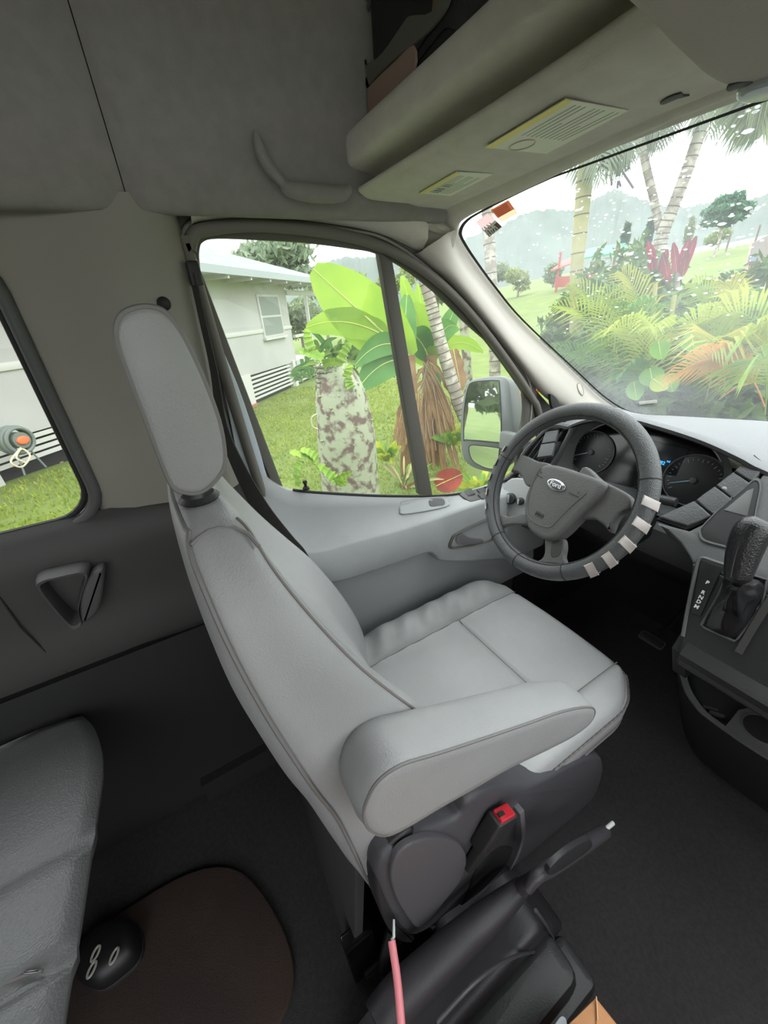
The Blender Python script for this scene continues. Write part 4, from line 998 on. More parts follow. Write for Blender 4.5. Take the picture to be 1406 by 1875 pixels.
mesh('white_tag', *slab(np.array([P[0] * .2 + P[1] * .24 + P[2] * .33 + P[3] * .23, P[1] * .46 + P[2] * .54, P[1] * .36 + P[2] * .64, P[0] * .12 + P[1] * .2 + P[2] * .42 + P[3] * .26]) - WN * .0012, -WN, .0003, .0001, 1), white_m, e)
e, P = stick('permit_sticker', [(902, 378), (934, 360), (951, 384), (921, 401)], 'orange and tan sticker on the windscreen beside the pink one', mat('sticker_tan', 'ecdcc8', .6, transl=.75))
mesh('orange_band', *slab(np.array([P[0], P[1], P[1] * .35 + P[2] * .65, P[0] * .35 + P[3] * .65]) - WN * .0006, -WN, .0004, .0001, 1), mat('sticker_orange', 'f3bba6', .6, transl=.6), e)
L = []
for k in range(5):
    t = .12 + .11 * k; p = P[0] * (1 - t) + P[3] * t; q = P[1] * (1 - t) + P[2] * t
    L.append(tube([p * .9 + q * .1 - WN * .0011, p * .15 + q * .85 - WN * .0011], .0009, 4))
tag(mesh('print_lines', *join(*L), mat('sticker_print', 'b06a5c', .6), e), kind='stuff')
e = empty('paper_slip', wsp(1180, 744), 'thin white paper slip lying at the foot of the windscreen', 'paper')
P = np.array([wsp(u, v) + WN * .012 for u, v in [(1166, 741), (1199, 738), (1200, 743), (1168, 746)]])
mesh('slip', *slab(P, -WN, .0008, .0002, 1), mat('slip_paper', 'd8d2ca', .6, transl=.3), e)
# rain on the glass
rg = random.Random(11); sv = []
for k in range(900):
    u = rg.uniform(865, 1400); v = rg.uniform(200, 760)
    top = 430 + (u - 850) * -.45
    if v < top + 12: continue
    if rg.random() < (v - 420) / 260 * 1.1: continue
    if u < 860 + (v - 430) * .8 and v > 430: continue
    p = wsp(u, v) + WN * .006; s = rg.uniform(.0009, .0027) * (1.5 if rg.random() < .15 else 1)
    ax = nrmz((1, rg.uniform(-.5, .5), 0)); V, Fc = sphere((0, 0, 0), 1, 6, 4)
    Vn = p + np.outer(V[:, 0] * s * rg.uniform(.8, 2.2), (1, 0, 0)) + np.outer(V[:, 1] * s * .9, np.cross(WN, (1, 0, 0))) + np.outer(V[:, 2] * s * .5, WN) if isinstance(V, np.ndarray) else None
    if Vn is None:
        V = np.array(V); Vn = p + np.outer(V[:, 0] * s * rg.uniform(.8, 2.2), (1, 0, 0)) + np.outer(V[:, 1] * s * .9, np.cross(WN, (1, 0, 0))) + np.outer(V[:, 2] * s * .5, WN)
    sv.append((Vn, Fc))
rdm = mat('rain_water', 'f4f8fa', .08, transl=.75, spec=.8)
tag(mesh('raindrops', *join(*sv), rdm), 'small raindrops spattered over the outside of the windscreen', 'raindrops', kind='stuff')

# bag on the shelf
bg = empty('patterned_bag', (-.62, .60, 1.67), 'black, olive and tan patterned bag lying on the overhead shelf', 'bag')
bm_ = mat('bag_cloth', '1f1d1f', .85, col2='262425', scale=6, bump=.5, bscale=200)
bag_out = cr([np.maximum(U(u, v, y=.505), (-.868, -9, -9)) for u, v in [(640, 262), (700, 205), (770, 135), (826, 75), (838, 20), (845, -60), (760, -80), (660, -50), (642, 60), (636, 160)]], 4, True)
bag_out[:, 2] = np.minimum(bag_out[:, 2], 1.98)
mesh('bag_body', *slab(bag_out, (0, -1, .15), .15, .03, 5), bm_, bg, angle=80)
by_ = lambda pts: cr([np.maximum(U(u, v, y=.500), (-.868, -9, -9)) for u, v in pts], 3, True)
mesh('olive_panel', *slab(by_([(641, 170), (648, 132), (672, 118), (700, 95), (735, 45), (750, 28), (790, 20), (800, -40), (826, -40), (818, 10), (790, 50), (760, 78), (722, 108), (690, 138), (665, 165)]), (0, -1, .15), .004, .0015), mat('bag_olive', '5f5d54', .9), bg)
mesh('tan_panel', *slab(by_([(641, 250), (640, 175), (664, 168), (690, 142), (724, 110), (756, 82), (757, 130), (720, 182), (690, 215)]), (0, -1, .15), .004, .0015), mat('bag_tan', '8d7566', .9), bg)
mesh('tan_panel', *slab(by_([(790, 18), (800, -40), (826, -40), (816, 8), (800, 28)]), (0, -1, .15), .0045, .0015), mat('bag_tan_dark', '6f5138', .9), bg)
mesh('bag_trim', *tube(cr([U(u, v, y=.510) for u, v in [(648, 150), (652, 90), (668, 30), (690, -20)]], 4), .004, 6), mat('bag_strap', '57564f', .8), bg)
mesh('bag_tag', *slab([U(u, v, y=.508) for u, v in [(656, 228), (684, 202), (690, 206), (662, 234)]], (0, -1, 0), .003, .001), mat('bag_tag', '9c8571', .8), bg)
mesh('bag_hem', *tube(cr([U(u, v, y=.507) for u, v in [(690, 200), (712, 175), (735, 150), (758, 130)]], 4), .004, 6), black_r, bg)

# rear bench
bn = empty('rear_bench', (-.62, -.8, 0), 'dark grey vinyl rear bench seat, only its front edge in view at lower left', 'bench seat')
ZB = .56
fr = [U(u, v, z=ZB) for u, v in [(128, 1291), (170, 1320), (188, 1360), (192, 1410), (180, 1500), (165, 1600), (150, 1700), (132, 1800), (122, 1875), (112, 2000)]]
fr = cr(fr, 5); fr[:, 0] = np.maximum(fr[:, 0], -.93); rows = []
for p in fr:
    r_ = []
    for d, dz in ((-.15, -.17), (-.10, -.13), (-.055, -.085), (-.025, -.045), (-.008, -.018), (-.006, -.002), (-.035, .007), (-.08, .012), (-.15, .010), (-.24, .0), (-.34, -.01), (-.45, -.02), (-.5, -.12)):
        hollow = -.012 * math.exp(-((p[0] + .61) / .012) ** 2) - .012 * math.exp(-((p[0] + .44) / .01) ** 2)
        xx = p[0] + (d * .0)
        r_.append((xx, p[1] + d, ZB + dz + hollow * (dz > -.06)))
    rows.append(r_)
mesh('bench_cushion', *grid(rows), bench_v, bn, angle=80)
mesh('bench_seam', *tube(cr([U(u, v, z=ZB + .006) for u, v in [(88, 1548), (60, 1556), (30, 1572), (0, 1592), (-60, 1630)]], 4), .0025, 5), stitch_m, bn)
mesh('bench_seam', *tube(cr([U(u, v, z=ZB + .008) for u, v in [(78, 1778), (60, 1780), (40, 1788), (0, 1806), (-60, 1840)]], 4), .0025, 5), stitch_m, bn)
mesh('seam_tab', *slab(cr([U(u, v, z=ZB + .012) for u, v in [(42, 1782), (56, 1776), (72, 1777), (60, 1781)]], 3, True), (0, 0, 1), .003, .001), mat('tab_white', 'b0b2b2', .3), bn)
mesh('bench_base', *box((-.60, -.98, .20), .30, .30, .19, bev=.03), black_p, bn)
mesh('bench_back', *box((-.60, -1.2, .80), .30, .07, .40, bev=.05), bench_v, bn)
# shoe
sh_ = U(205, 1738, z=.06); 
se = empty('shoe', (sh_[0], sh_[1], .0), 'black slip-on shoe with pale oval rings on the dark floor beside the bench', 'shoe')
ol = cr([U(u, v, z=.02) for u, v in [(150, 1800), (140, 1760), (170, 1712), (215, 1690), (250, 1692), (262, 1720), (256, 1758), (225, 1790), (185, 1815)]], 4, True); cO = ol.mean(0)
mesh('sole', *slab(ol, (0, 0, 1), .02, .004), black_r, se)
mesh('upper', *loft([cO + (ol - cO) * s + np.array([0, 0, h]) for s, h in ((.97, 0), (.98, .015), (.93, .035), (.8, .05), (.55, .058), (.2, .06))]), mat('shoe_black', '131313', .5), se, angle=80)
rm = mat('shoe_ring', '9c9c93', .35)
for u, v in ((175, 1746), (209, 1750), (168, 1775)):
    c = U(u, v, z=.081); a_ = nrmz(U(u + 10, v - 22, z=.081) - c); mesh('oval_ring', *tube(circ3(c, a_, np.cross((0, 0, 1), a_), .013, .006, 20), .0028, 6, True), rm, se)
mesh('heel_tab', *sphere(U(224, 1706, z=.066), .009, 12, 8, (1, 1, .6)), mat('shoe_tab', '5b4346', .5), se)
# unidentified brown patch on the rear floor, built as a thin mat shape
mt = empty('brown_patch', (-.42, -.22, .0), 'thin mat-like brown patch on the dark floor behind the driver seat', 'mat')
mesh('patch_slab', *slab(cr([(x, y, .008) for x, y in [(-.76, -.42), (-.70, -.22), (-.52, -.13), (-.38, -.14), (-.34, -.3), (-.34, -.7), (-.7, -.72)]], 5, True), (0, 0, 1), .010, .004), mat('patch_brown', '3a2c25', .95, col2='2c2320', scale=3, bump=1., bscale=300), mt)
# pink rod with clear tip
rd = empty('pink_rod', U(735, 1875, z=.36), 'thin pink rod with a clear tip rising from the bottom edge', 'rod')
rp = [U(742, 1960, z=.36), U(737, 1905, z=.365), U(728, 1800, z=.385), U(717, 1722, z=.40)]
mesh('rod_shaft', *tube(cr(rp, 5), .0068, 12), pink_m, rd)
mesh('rod_tip', *tube([U(717, 1722, z=.40), U(721, 1715, z=.402), U(721, 1683, z=.41)], [.003, .0028, .002], 10), mat('clear_tip', 'c9cccb', .15), rd)
# cardboard box
bx = empty('cardboard_box', U(1090, 1880, z=.22), 'brown cardboard box with taped flaps poking in at the bottom edge', 'box')
zt_ = .30; A = U(1091, 1826, z=zt_); B_ = U(1150, 1900, z=zt_); D_ = U(1015, 1900, z=zt_)
da = nrmz(B_ - A); dd = nrmz(D_ - A); cb = mat('cardboard', 'c68f63', .8, col2='bb8459', scale=30)
L1, L2 = .30, .34
P = np.array([A, A + da * L1, A + da * L1 + dd * L2, A + dd * L2])
mesh('carton', *slab(P, (0, 0, 1), .29, .003, 2), cb, bx)
f1 = np.array([A + da * .004 + dd * .004, A + da * L1, A + da * L1 + dd * .03, A + dd * .05 + da * .035]) + np.array([0, 0, .003])
mesh('flap', *slab(f1, (0, 0, 1), .002, .0006, 1), cb, bx)
f2 = np.array([A + dd * .055 + da * .006, A + dd * L2, A + dd * L2 + da * L1 * .5, A + dd * .065 + da * .10]) + np.array([0, 0, .0035])
mesh('flap', *slab(f2, (0, 0, 1), .002, .0006, 1), cb, bx)
mesh('fold_edge', *tube([A + np.array([0, 0, .004]), U(1094, 1868, z=zt_ + .004)], .001, 5), mat('cardboard_edge', 'e2b78c', .7), bx)
pp_ = empty('white_paper', U(1030, 1870, z=.28), 'corner of a white paper sheet beside the cardboard box', 'paper')
mesh('sheet', *slab(cr([U(u, v, z=.28) for u, v in [(1014, 1880), (1026, 1862), (1034, 1863), (1038, 1874), (1036, 1900), (1010, 1900)]], 3, True), (0, 0, 1), .002, .0006, 1), mat('sheet_white', 'c9cdd4', .6), pp_)
# ================================================================ DOOR MIRROR
mn = nrmz((.30, -1, .135)); mc = np.array([-1.235, 1.17, .925])
mP = lambda u, v, h=0.: UP(u, v, mc + mn * h, mn)
mr_ = empty('door_mirror', mc, 'large grey door mirror with a main glass above a small wide-angle glass', 'mirror')
house_m = mat('mirror_housing', '6f7372', .55, bump=.3, bscale=250)
ho_ = cr([mP(u, v) for u, v in [(844, 800), (845, 750), (853, 712), (862, 697), (885, 691), (912, 689), (928, 694), (934, 712), (938, 760), (940, 800), (936, 840), (918, 862), (895, 864), (865, 855), (848, 838)]], 4, True); cM = ho_.mean(0)
back = -mn
mesh('housing', *loft([cM + (ho_ - cM) * s + back * h + np.array([sx_, 0, 0]) for s, h, sx_ in ((.985, -.002, 0), (1.0, .003, 0), (1.0, .03, 0.0), (.93, .08, .01), (.75, .12, .02), (.4, .14, .02))]), house_m, mr_, angle=80)
mm = mat('mirror_glass', 'e8eeee', .02, metal=1.)
def mg(nm, pts, h):
    P = cr([mP(u, v, .004) for u, v in pts], 3, True); mesh('glass_rim', *tube(P, .0022, 6, True), black_r, mr_); mesh(nm, *slab(P, mn, .004, .0005, 1), mm, mr_)
mg('main_glass', [(849, 803), (850, 750), (857, 710), (866, 700), (890, 697), (910, 697), (914, 702), (917, 750), (917, 808), (912, 810), (880, 807), (852, 805)], 0)
mg('wide_angle_glass', [(860, 816), (880, 816), (912, 820), (914, 824), (911, 850), (906, 858), (890, 857), (868, 846), (860, 832)], 0)
mesh('arm', *box((-1.07, 1.20, .88), .06, .02, .035, bev=.012), house_m, mr_)

# ================================================================ OUTSIDE
def sm(t): t = min(1, max(0, t)); return t * t * (3 - 2 * t)
def gz(x, y):
    z = -.72 + .42 * sm((1.9 - y) / 4.2) * sm((-x - 1.5) / 4.5)
    r = math.hypot(x, y); az = math.degrees(math.atan2(-x, y))
    if y > 0 or az < 110:
        k = sm((66 - az) / 30) if az > -60 else 0
        z += k * (2.6 * sm((r - 12) / 35) + 3.0 * sm((r - 45) / 60)) + k * sm((44 - az) / 25) * 1.9 * sm((r - 14) / 22)
    return z
def onground(u, v, off=0.):
    d = ray(u, v)
    t = .5
    while t < 400:
        p = CAM + d * t
        if p[2] <= gz(p[0], p[1]) + off: return np.array([p[0], p[1], gz(p[0], p[1])])
        t *= 1.01
    return CAM + d * t
rr_ = np.concatenate([[0, 1.0], np.geomspace(1.6, 130, 70)]); aa = np.radians(np.arange(0, 361, 2.5))
rows = [[(-r * math.sin(a), r * math.cos(a), gz(-r * math.sin(a), r * math.cos(a))) for a in aa] for r in rr_]
grass = mat('lawn', '65742f', .9, col2='566828', scale=1.1, detail=8, bump=1., bscale=14, coords='Object')
struct('ground', grid(rows), grass); bpy.data.objects['ground']['kind'] = 'structure'
cm_ = mat('bounce_pad_grey', '9b9a97', .9, col2='8a8987', scale=2, bump=.6, bscale=12)
P = [(-1.25, -9, 0), (9, -9, 0), (9, 9, 0), (.8, 9, 0), (.2, 3.4, 0), (-1.25, 2.6, 0)]
struct('bounce_pad', slab([(x, y, -.66) for x, y, _ in P], (0, 0, 1), .12, .01, 1), cm_)  # added grey pad; its neutral bounce keeps lawn green out of the cabin
# blades of grass
rg = np.random.default_rng(4); N = 42000
az = np.radians(rg.uniform(48, 118, N)); r = 2.4 + 11 * rg.random(N) ** .8
x = -r * np.sin(az); y = r * np.cos(az); keep = (x < -1.6) & (((x + 13.465) * .6832 + (y - 4.326) * .7302) > .15); x, y, r = x[keep], y[keep], r[keep]; N = len(x)
z = np.array([gz(a, b) for a, b in zip(x, y)])
h = rg.uniform(.025, .07, N); w = .006 + .0012 * r; t = rg.uniform(0, 2 * np.pi, N); le = rg.uniform(-.03, .03, (N, 2))
V = np.empty((N, 3, 3)); V[:, 0] = np.stack([x - w * np.cos(t), y - w * np.sin(t), z], 1); V[:, 1] = np.stack([x + w * np.cos(t), y + w * np.sin(t), z], 1); V[:, 2] = np.stack([x + le[:, 0], y + le[:, 1], z + h], 1)
tag(mesh('grass_blades', V.reshape(-1, 3), np.arange(N * 3).reshape(-1, 3), mat('grass_blade', 'a3ac4a', .8, col2='879838', scale=1.3, transl=.35), fix=False, smooth=False), 'short yellow-green lawn grass around the house', 'grass', kind='stuff')

# ---- mountains as real relief
def ridge(name, pts, dist, depth, m, lab, seed):
    rgm = np.random.default_rng(seed); P = cr([(u, v, 0) for u, v in pts], 10)
    cols = []
    ph = rgm.uniform(0, 6, 8)
    for i, (u, v, _) in enumerate(P):
        top = G(u, v, dist); hz = top - np.array([0, 0, top[2]]); d = nrmz([top[0], top[1], 0]); col = []
        for k in range(14):
            f_ = k / 10.0
            if f_ <= 1: s = f_; zz = (top[2] + 8) * (s ** 1.15) - 8
            else: s = f_; zz = (top[2] + 8) * (2 - f_) - 8
            pos = np.array([top[0], top[1], 0]) - d * depth * (1 - s)
            wob = sum(math.sin(i * .23 * (q + 1) + ph[q] + k * .5) / (q + 1) for q in range(5))
            pos += d * wob * depth * .03 * (0 if k == 10 else 1); zz += wob * dist * .004 * (k not in (10,)) + rgm.uniform(-1, 1) * dist * .0022
            col.append((pos[0], pos[1], zz))
        cols.append(col)
    o = mesh(name, *grid(cols), m, angle=180); return tag(o, lab, 'mountain')
mtm = mat('forest_mountain', '46554a', 1., col2='37473c', scale=.06, detail=8, spec=.1)
ridge('mountain', [(820, 470), (850, 440), (880, 425), (920, 412), (960, 392), (1000, 384), (1050, 384), (1075, 372), (1100, 358), (1128, 347), (1150, 356), (1180, 366), (1215, 376), (1260, 378), (1290, 372), (1330, 374), (1360, 370), (1406, 354), (1450, 345), (1540, 330)], 420, 170, mtm, 'misty green mountain ridge with a low central peak seen through the windscreen', 1)
ridge('mountain', [(500, 530), (540, 505), (575, 492), (600, 480), (630, 471), (660, 472), (690, 470), (720, 480), (760, 495), (800, 505), (860, 520)], 330, 130, mtm, 'small hazy mountain hump behind the large banana leaf', 2)
# mist between the garden and the mountains
vm = bpy.data.materials.new('mist'); vm.use_nodes = True; vn_ = vm.node_tree; vn_.nodes.clear()
vo_ = vn_.nodes.new('ShaderNodeOutputMaterial'); vsn = vn_.nodes.new('ShaderNodeVolumeScatter'); vsn.inputs['Density'].default_value = .0008; vsn.inputs['Anisotropy'].default_value = .2
vsn.inputs['Color'].default_value = (.97, .99, 1, 1); vn_.links.new(vsn.outputs[0], vo_.inputs['Volume'])
def sector(a0, a1, r0, r1, z0, z1):
    A = np.radians(np.linspace(a0, a1, 10)); P = [(-r1 * math.sin(a), r1 * math.cos(a), z0) for a in A] + [(-r0 * math.sin(a), r0 * math.cos(a), z0) for a in A[::-1]]
    P = np.array(P); Q = P.copy(); Q[:, 2] = z1; return loft([P, Q])
tag(mesh('mist', *sector(8, 84, 60, 330, -12, 95), vm, smooth=False), 'pale mist hanging in front of the mountains', 'mist', kind='stuff')

# ---- house
hd_ = np.array([-.7302, .6832, 0]); P0 = np.array([-13.465, 4.326, -.75]); hn_ = np.array([hd_[1], -hd_[0], 0]) ; 
hn_ = hn_ if hn_ @ (CAM - P0) > 0 else -hn_
HP = lambda u, v, h=0.: UP(u, v, P0 + hn_ * h, hn_)
sOf = lambda p: (p - P0) @ hd_
def HQ(s, z, h=0.): q = P0 + hd_ * s + hn_ * h; return np.array([q[0], q[1], z])
hs = empty('house', P0, 'white timber house with a grey roof, sash window and slatted underfloor skirting', 'house')
wht = mat('house_paint', 'b6b4b3', .7, col2='aba9a9', scale=.8, detail=6); wht2 = mat('house_trim_paint', 'c2c0be', .6)
zw0, zw1 = -.02, 2.42
mesh('wall', *slab([HQ(-13, .22), HQ(-7.8, .21), HQ(-4.5, .06), HQ(0, .02), HQ(0, 2.42), HQ(-13, 2.42)], hn_, .12, .005, 1), wht, hs)
mesh('end_wall', *slab([HQ(0, .08), HQ(0, .08, -6), HQ(0, 2.42, -6), HQ(0, 2.42)], hd_, .12, .005, 1), wht, hs)
mesh('belt_board', *slab([HQ(-13, 1.02, .03), HQ(.02, 1.02, .03), HQ(.02, 1.12, .03), HQ(-13, 1.12, .03)], hn_, .05, .01, 2), wht2, hs)
mesh('roof', *slab([HQ(-14, 2.40, .75), HQ(2.6, 2.40, .75), HQ(-1.8, 3.75, -3.2), HQ(-14, 3.75, -3.2)], nrmz(hn_ * .34 + np.array([0, 0, 1])), .06, .01, 1), mat('roof_shingle', '7d8088', .85, bump=1, bscale=30, col2='6c6f78', scale=4), hs)
mesh('fascia', *slab([HQ(-14, 2.26, .76), HQ(2.6, 2.26, .76), HQ(2.6, 2.42, .76), HQ(-14, 2.42, .76)], hn_, .03, .005, 1), mat('fascia_paint', '9aa1a4', .6), hs)
mesh('soffit', *slab([HQ(-13.9, 2.30, .74), HQ(2.5, 2.30, .74), HQ(2.5, 2.30, -.1), HQ(-13.9, 2.30, -.1)], (0, 0, -1), .02, .005, 1), wht2, hs)
for k in range(9):
    s = -7 + k * .95; mesh('rafter_tail', *box(HQ(s, 2.24, .36), .03, .36, .04, ax=hd_, ay=hn_), wht2, hs)
# window
a_, b_w = HP(470, 545), HP(519, 615); s0, s1 = sOf(a_), sOf(b_w); z1_, z0_ = 1.98, .88
fr_o = [HQ(s0 - .05, z0_, .04), HQ(s1 + .05, z0_, .04), HQ(s1 + .05, z1_, .04), HQ(s0 - .05, z1_, .04)]
wf = mesh('window_frame', *slab(fr_o, hn_, .06, .01, 2), wht2, hs)
for za, zb in ((z0_ + .06, 1.40), (1.45, z1_ - .06)):
    mesh('pane', *slab([HQ(s0 + .03, za, .045), HQ(s1 - .03, za, .045), HQ(s1 - .03, zb, .045), HQ(s0 + .03, zb, .045)], hn_, .01, .001, 1), mat('louvre_glass', '858c8c', .3), wf)
    for q in range(0):
        zz = za + (zb - za) * (q + .5) / 6; mesh('louvre', *box((HQ((s0 + s1) / 2, zz, .055)), (s1 - s0) / 2 - .04, .004, .006, ax=hd_, ay=hn_), mat('louvre_edge', 'b7bcba', .3), wf)
mesh('window_sill', *box(HQ((s0 + s1) / 2, z0_ - .03, .06), (s1 - s0) / 2 + .1, .05, .03, ax=hd_, ay=hn_), wht2, hs)
# lattice panels of slats under the floor
drk = mat('opening_shade', '1c1a1c', .9)  # near-black for openings, their shade put into the colour
def gh(s): q = HQ(s, 0); return gz(q[0], q[1])
segs = [(-12.5, -9.6), (-9.45, -7.2), (-7.1, -5.1), (-4.9, -3.55), (-3.05, -.55)]
for a, b in segs:
    zb = min(gh(a), gh(b)) - .05
    mesh('underfloor_shade', *slab([HQ(a, zb - .3, -.06), HQ(b, zb - .3, -.06), HQ(b, .22, -.13), HQ(a, .22, -.13)], hn_, .02, .002, 1), drk, hs)  # dark sheet behind the slats stands in for underfloor shade
    n_s = 0; z = .165 if b < -7 else .10 if b < -5 else -.03; stp = .088 if b < -7 else .11
    while z > min(gh(a), gh(b)) - .1 and n_s < (4 if b < -7 else 6):
        mesh('slat', *box(HQ((a + b) / 2, z, .0), (b - a) / 2, .012, .028, ax=hd_, ay=hn_), wht2, hs); z -= stp; n_s += 1
for s in (-9.52, -7.15, -5.0, -3.3, -.28):
    mesh('pier', *box(HQ(s, -.36, -.02), .10 if s != -3.3 else .24, .06, .45, ax=hd_, ay=hn_), wht2, hs)
mesh('red_footing', *box(HQ(-3.3, gh(-3.3) + .0, .06), .24, .05, .05, ax=hd_, ay=hn_), mat('red_footing', 'a35a50', .8), hs)
# carport end with post beam
mesh('porch_beam', *box(HQ(1.6, 2.05, .0), 1.6, .06, .07, ax=hd_, ay=hn_), wht2, hs)
mesh('porch_post', *box(HQ(1.55, .9, .0), .05, .05, 1.15, ax=hd_, ay=hn_), wht2, hs)
mesh('porch_rail', *box(HQ(.9, .78, .0), .75, .05, .04, ax=hd_, ay=hn_), wht2, hs)
mesh('porch_floor', *box(HQ(1.0, -.3, -1.2), 1.0, 1.2, .35, ax=hd_, ay=hn_), wht, hs)

# dirt strip and hose reel
dirt = mat('bare_earth', '9c8468', .95, col2='7d6a50', scale=6, bump=1, bscale=20)
dp = [onground(u, v) + np.array([0, 0, .02]) for u, v in [(-60, 905), (0, 882), (70, 862), (128, 842), (120, 834), (60, 838), (0, 850), (-60, 870)]]
dp = cr(dp, 3, True)
o = mesh('earth_strip', *slab(dp, (0, 0, 1), .06, .005, 1), dirt); o['kind'] = 'structure'
hr_c = HP(30, 806, .35); hrl = empty('hose_reel', hr_c, 'grey-green garden hose reel with an orange hub against the slatted skirting', 'hose reel')
gm = mat('reel_green', '6f7773', .5)
for k in range(4):
    c = hr_c + hn_ * (.05 * k - .08); mesh('hose_coil', *tube(circ3(c, hd_, (0, 0, 1), .165 - .012 * (k % 2), .165 - .012 * (k % 2), 28), .022, 8, True), gm, hrl)
mesh('reel_drum', *tube([hr_c - hn_ * .10, hr_c + hn_ * .10], .10, 20), gm, hrl)
mesh('reel_hub', *slab(circ3(hr_c + hn_ * .13, hd_, (0, 0, 1), .07, .05), hn_, .03, .01), mat('reel_orange', 'e0714a', .5), hrl)
for s in (-.14, .14):
    mesh('reel_leg', *tube([hr_c + hd_ * s * .3, hr_c + hd_ * s + np.array([0, 0, -.42]) + hn_ * .05], .012, 6), gm, hrl)
hw = mat('hose_cream', 'cfc3a2', .5)
pts = [HP(38, 820, .45), HP(20, 845, .5), HP(40, 855, .5), HP(55, 835, .5), HP(40, 822, .45), HP(30, 838, .5), HP(48, 848, .5)]
hz_ = empty('garden_hose', onground(80, 845), 'cream garden hose trailing from the reel across bare earth', 'hose')
mesh('hose_loops', *tube(cr(pts, 6), .011, 6), hw, hz_)
gp = [onground(u, v) + np.array([0, 0, .03]) for u, v in [(55, 838), (70, 838), (95, 843), (120, 838), (145, 834)]]
mesh('hose_run', *tube(cr([HP(48, 812, .45)] + gp, 6), .011, 6), hw, hz_)
gp = [onground(u, v) + np.array([0, 0, .03]) for u, v in [(70, 846), (50, 856), (44, 855), (60, 848), (78, 842)]]
mesh('hose_end', *tube(cr(gp, 6), .011, 6), hw, hz_)
mesh_o = mesh('white_stone', *sphere(onground(172, 936) + np.array([0, 0, .02]), .035, 12, 8, (1.3, .9, .6), .06, random.Random(2)), mat('pale_stone', 'cfc4b8', .8)); tag(mesh_o, 'small pale stone lying in the lawn near the rear window corner', 'stone')

# ---- vegetation builders
def foliage(c, r, n, size, seed, sq=(1, 1, 1), shell=.55, elong=1.7):
    g = np.random.default_rng(seed); d = g.normal(size=(n, 3)); d /= np.linalg.norm(d, axis=1)[:, None]
    rad = shell + (1 - shell) * g.random(n) ** .5; lump = 1 + .22 * np.sin(d[:, 0] * 5 + seed) * np.sin(d[:, 1] * 6 + 2) + .12 * np.sin(d[:, 2] * 9)
    P = np.array(c) + d * (rad * lump * r)[:, None] * np.array(sq)
    a = g.normal(size=(n, 3)); a /= np.linalg.norm(a, axis=1)[:, None]; b = np.cross(a, g.normal(size=(n, 3))); b /= np.linalg.norm(b, axis=1)[:, None]
    s = size * g.uniform(.6, 1.4, n)[:, None]
    V = np.stack([P - a * s * elong, P - b * s * .6, P + a * s * elong, P + b * s * .6], 1)
    return V.reshape(-1, 3), np.arange(n * 4).reshape(-1, 4)
def leafm(nm, c1, c2, sc=2., tr=.3): return mat(nm, c1, .6, col2=c2, scale=sc, transl=tr, spec=.3)
def blob_tree(name, label, cat, c, r, n, size, seed, m, group=None, trunk=True, sq=(1, 1, .8), multi=1, tm=None):
    c = np.array(c, float); g = gz(c[0], c[1]); e = empty(name, (c[0], c[1], g), label, cat, group)
    rg = random.Random(seed); parts = []
    for k in range(multi):
        o = np.array([rg.uniform(-.6, .6), rg.uniform(-.6, .6), rg.uniform(-.35, .35)]) * r * (0 if multi == 1 else 1)
        parts.append(foliage(c + o, r * (1 if multi == 1 else .6), n // multi, size, seed + k, sq))
    o = mesh('foliage', *join(*parts), m, e, smooth=False, fix=False)
    o2 = mesh('inner_crown', *sphere(c, r * (.38 if multi > 1 else .55), 14, 9, sq, .12, rg), m, e)
    if trunk: mesh('trunk', *tube([(c[0], c[1], g - .2), (c[0] + r * .05, c[1], (g + c[2]) / 2), tuple(c)], [r * .09, r * .07, r * .04], 8), tm or bark, e)
    return e
bark = mat('pale_bark', '8a8078', .9, col2='6b625a', scale=6, bump=1, bscale=30)
lichen = mat('lichen_bark', '6a5850', .95, col2='9da28a', scale=11, detail=10, lo=.40, hi=.52, bump=1, bscale=25)
palmbark = mat('palm_bark', '8d847a', .9, col2='b5b0a2', scale=7, detail=5, lo=.45, hi=.58, bump=1, bscale=30)
# trees beyond the lawn, behind the house
tg = 'trees beyond the lawn and house'
hz1 = leafm('hazed_tree_leaf', '82916a', '6e7e58', .6); hz2 = leafm('hazed_tree_leaf_light', '8b9858', '77874c', .6)  # leaf greens paled so that distance haze sits in their colour
blob_tree('shade_tree', 'airy grey-green tree rising behind the house roof', 'tree', G(497, 487, 26), 1.9, 2600, .16, 5, leafm('airy_leaf', '8b9a80', '748468', .8), tg, sq=(1.25, 1.25, .62), multi=5)
blob_tree('round_tree', 'umbrella-shaped dark tree on the hill at the right', 'tree', G(1330, 388, 34), .92, 5200, .07, 6, leafm('umbrella_leaf', '5c8a68', '4b755a', .9), tg, sq=(1.1, 1.1, .8), tm=palmbark)
for i, (u, v, d, r, lab) in enumerate([(590, 535, 30, 1.4, 'olive tree just above the big banana leaf'), (650, 525, 34, 1.6, 'olive tree behind the banana clump'), (560, 570, 20, .8, 'leafy bush framed by the carport'),
        (720, 520, 36, 1.5, 'far bushy tree left of the door glass divider'), (800, 530, 34, 1.5, 'far bushy tree between the divider and the ringed palm'), (870, 550, 34, 1.3, 'far bushy tree beside the windscreen pillar'), (548, 590, 17, .9, 'low shrub under the carport beam')]):
    blob_tree('background_tree', lab, 'tree', G(u, v, d), r, 1500, r * .07, 20 + i, hz2 if i % 2 else hz1, tg, multi=4)
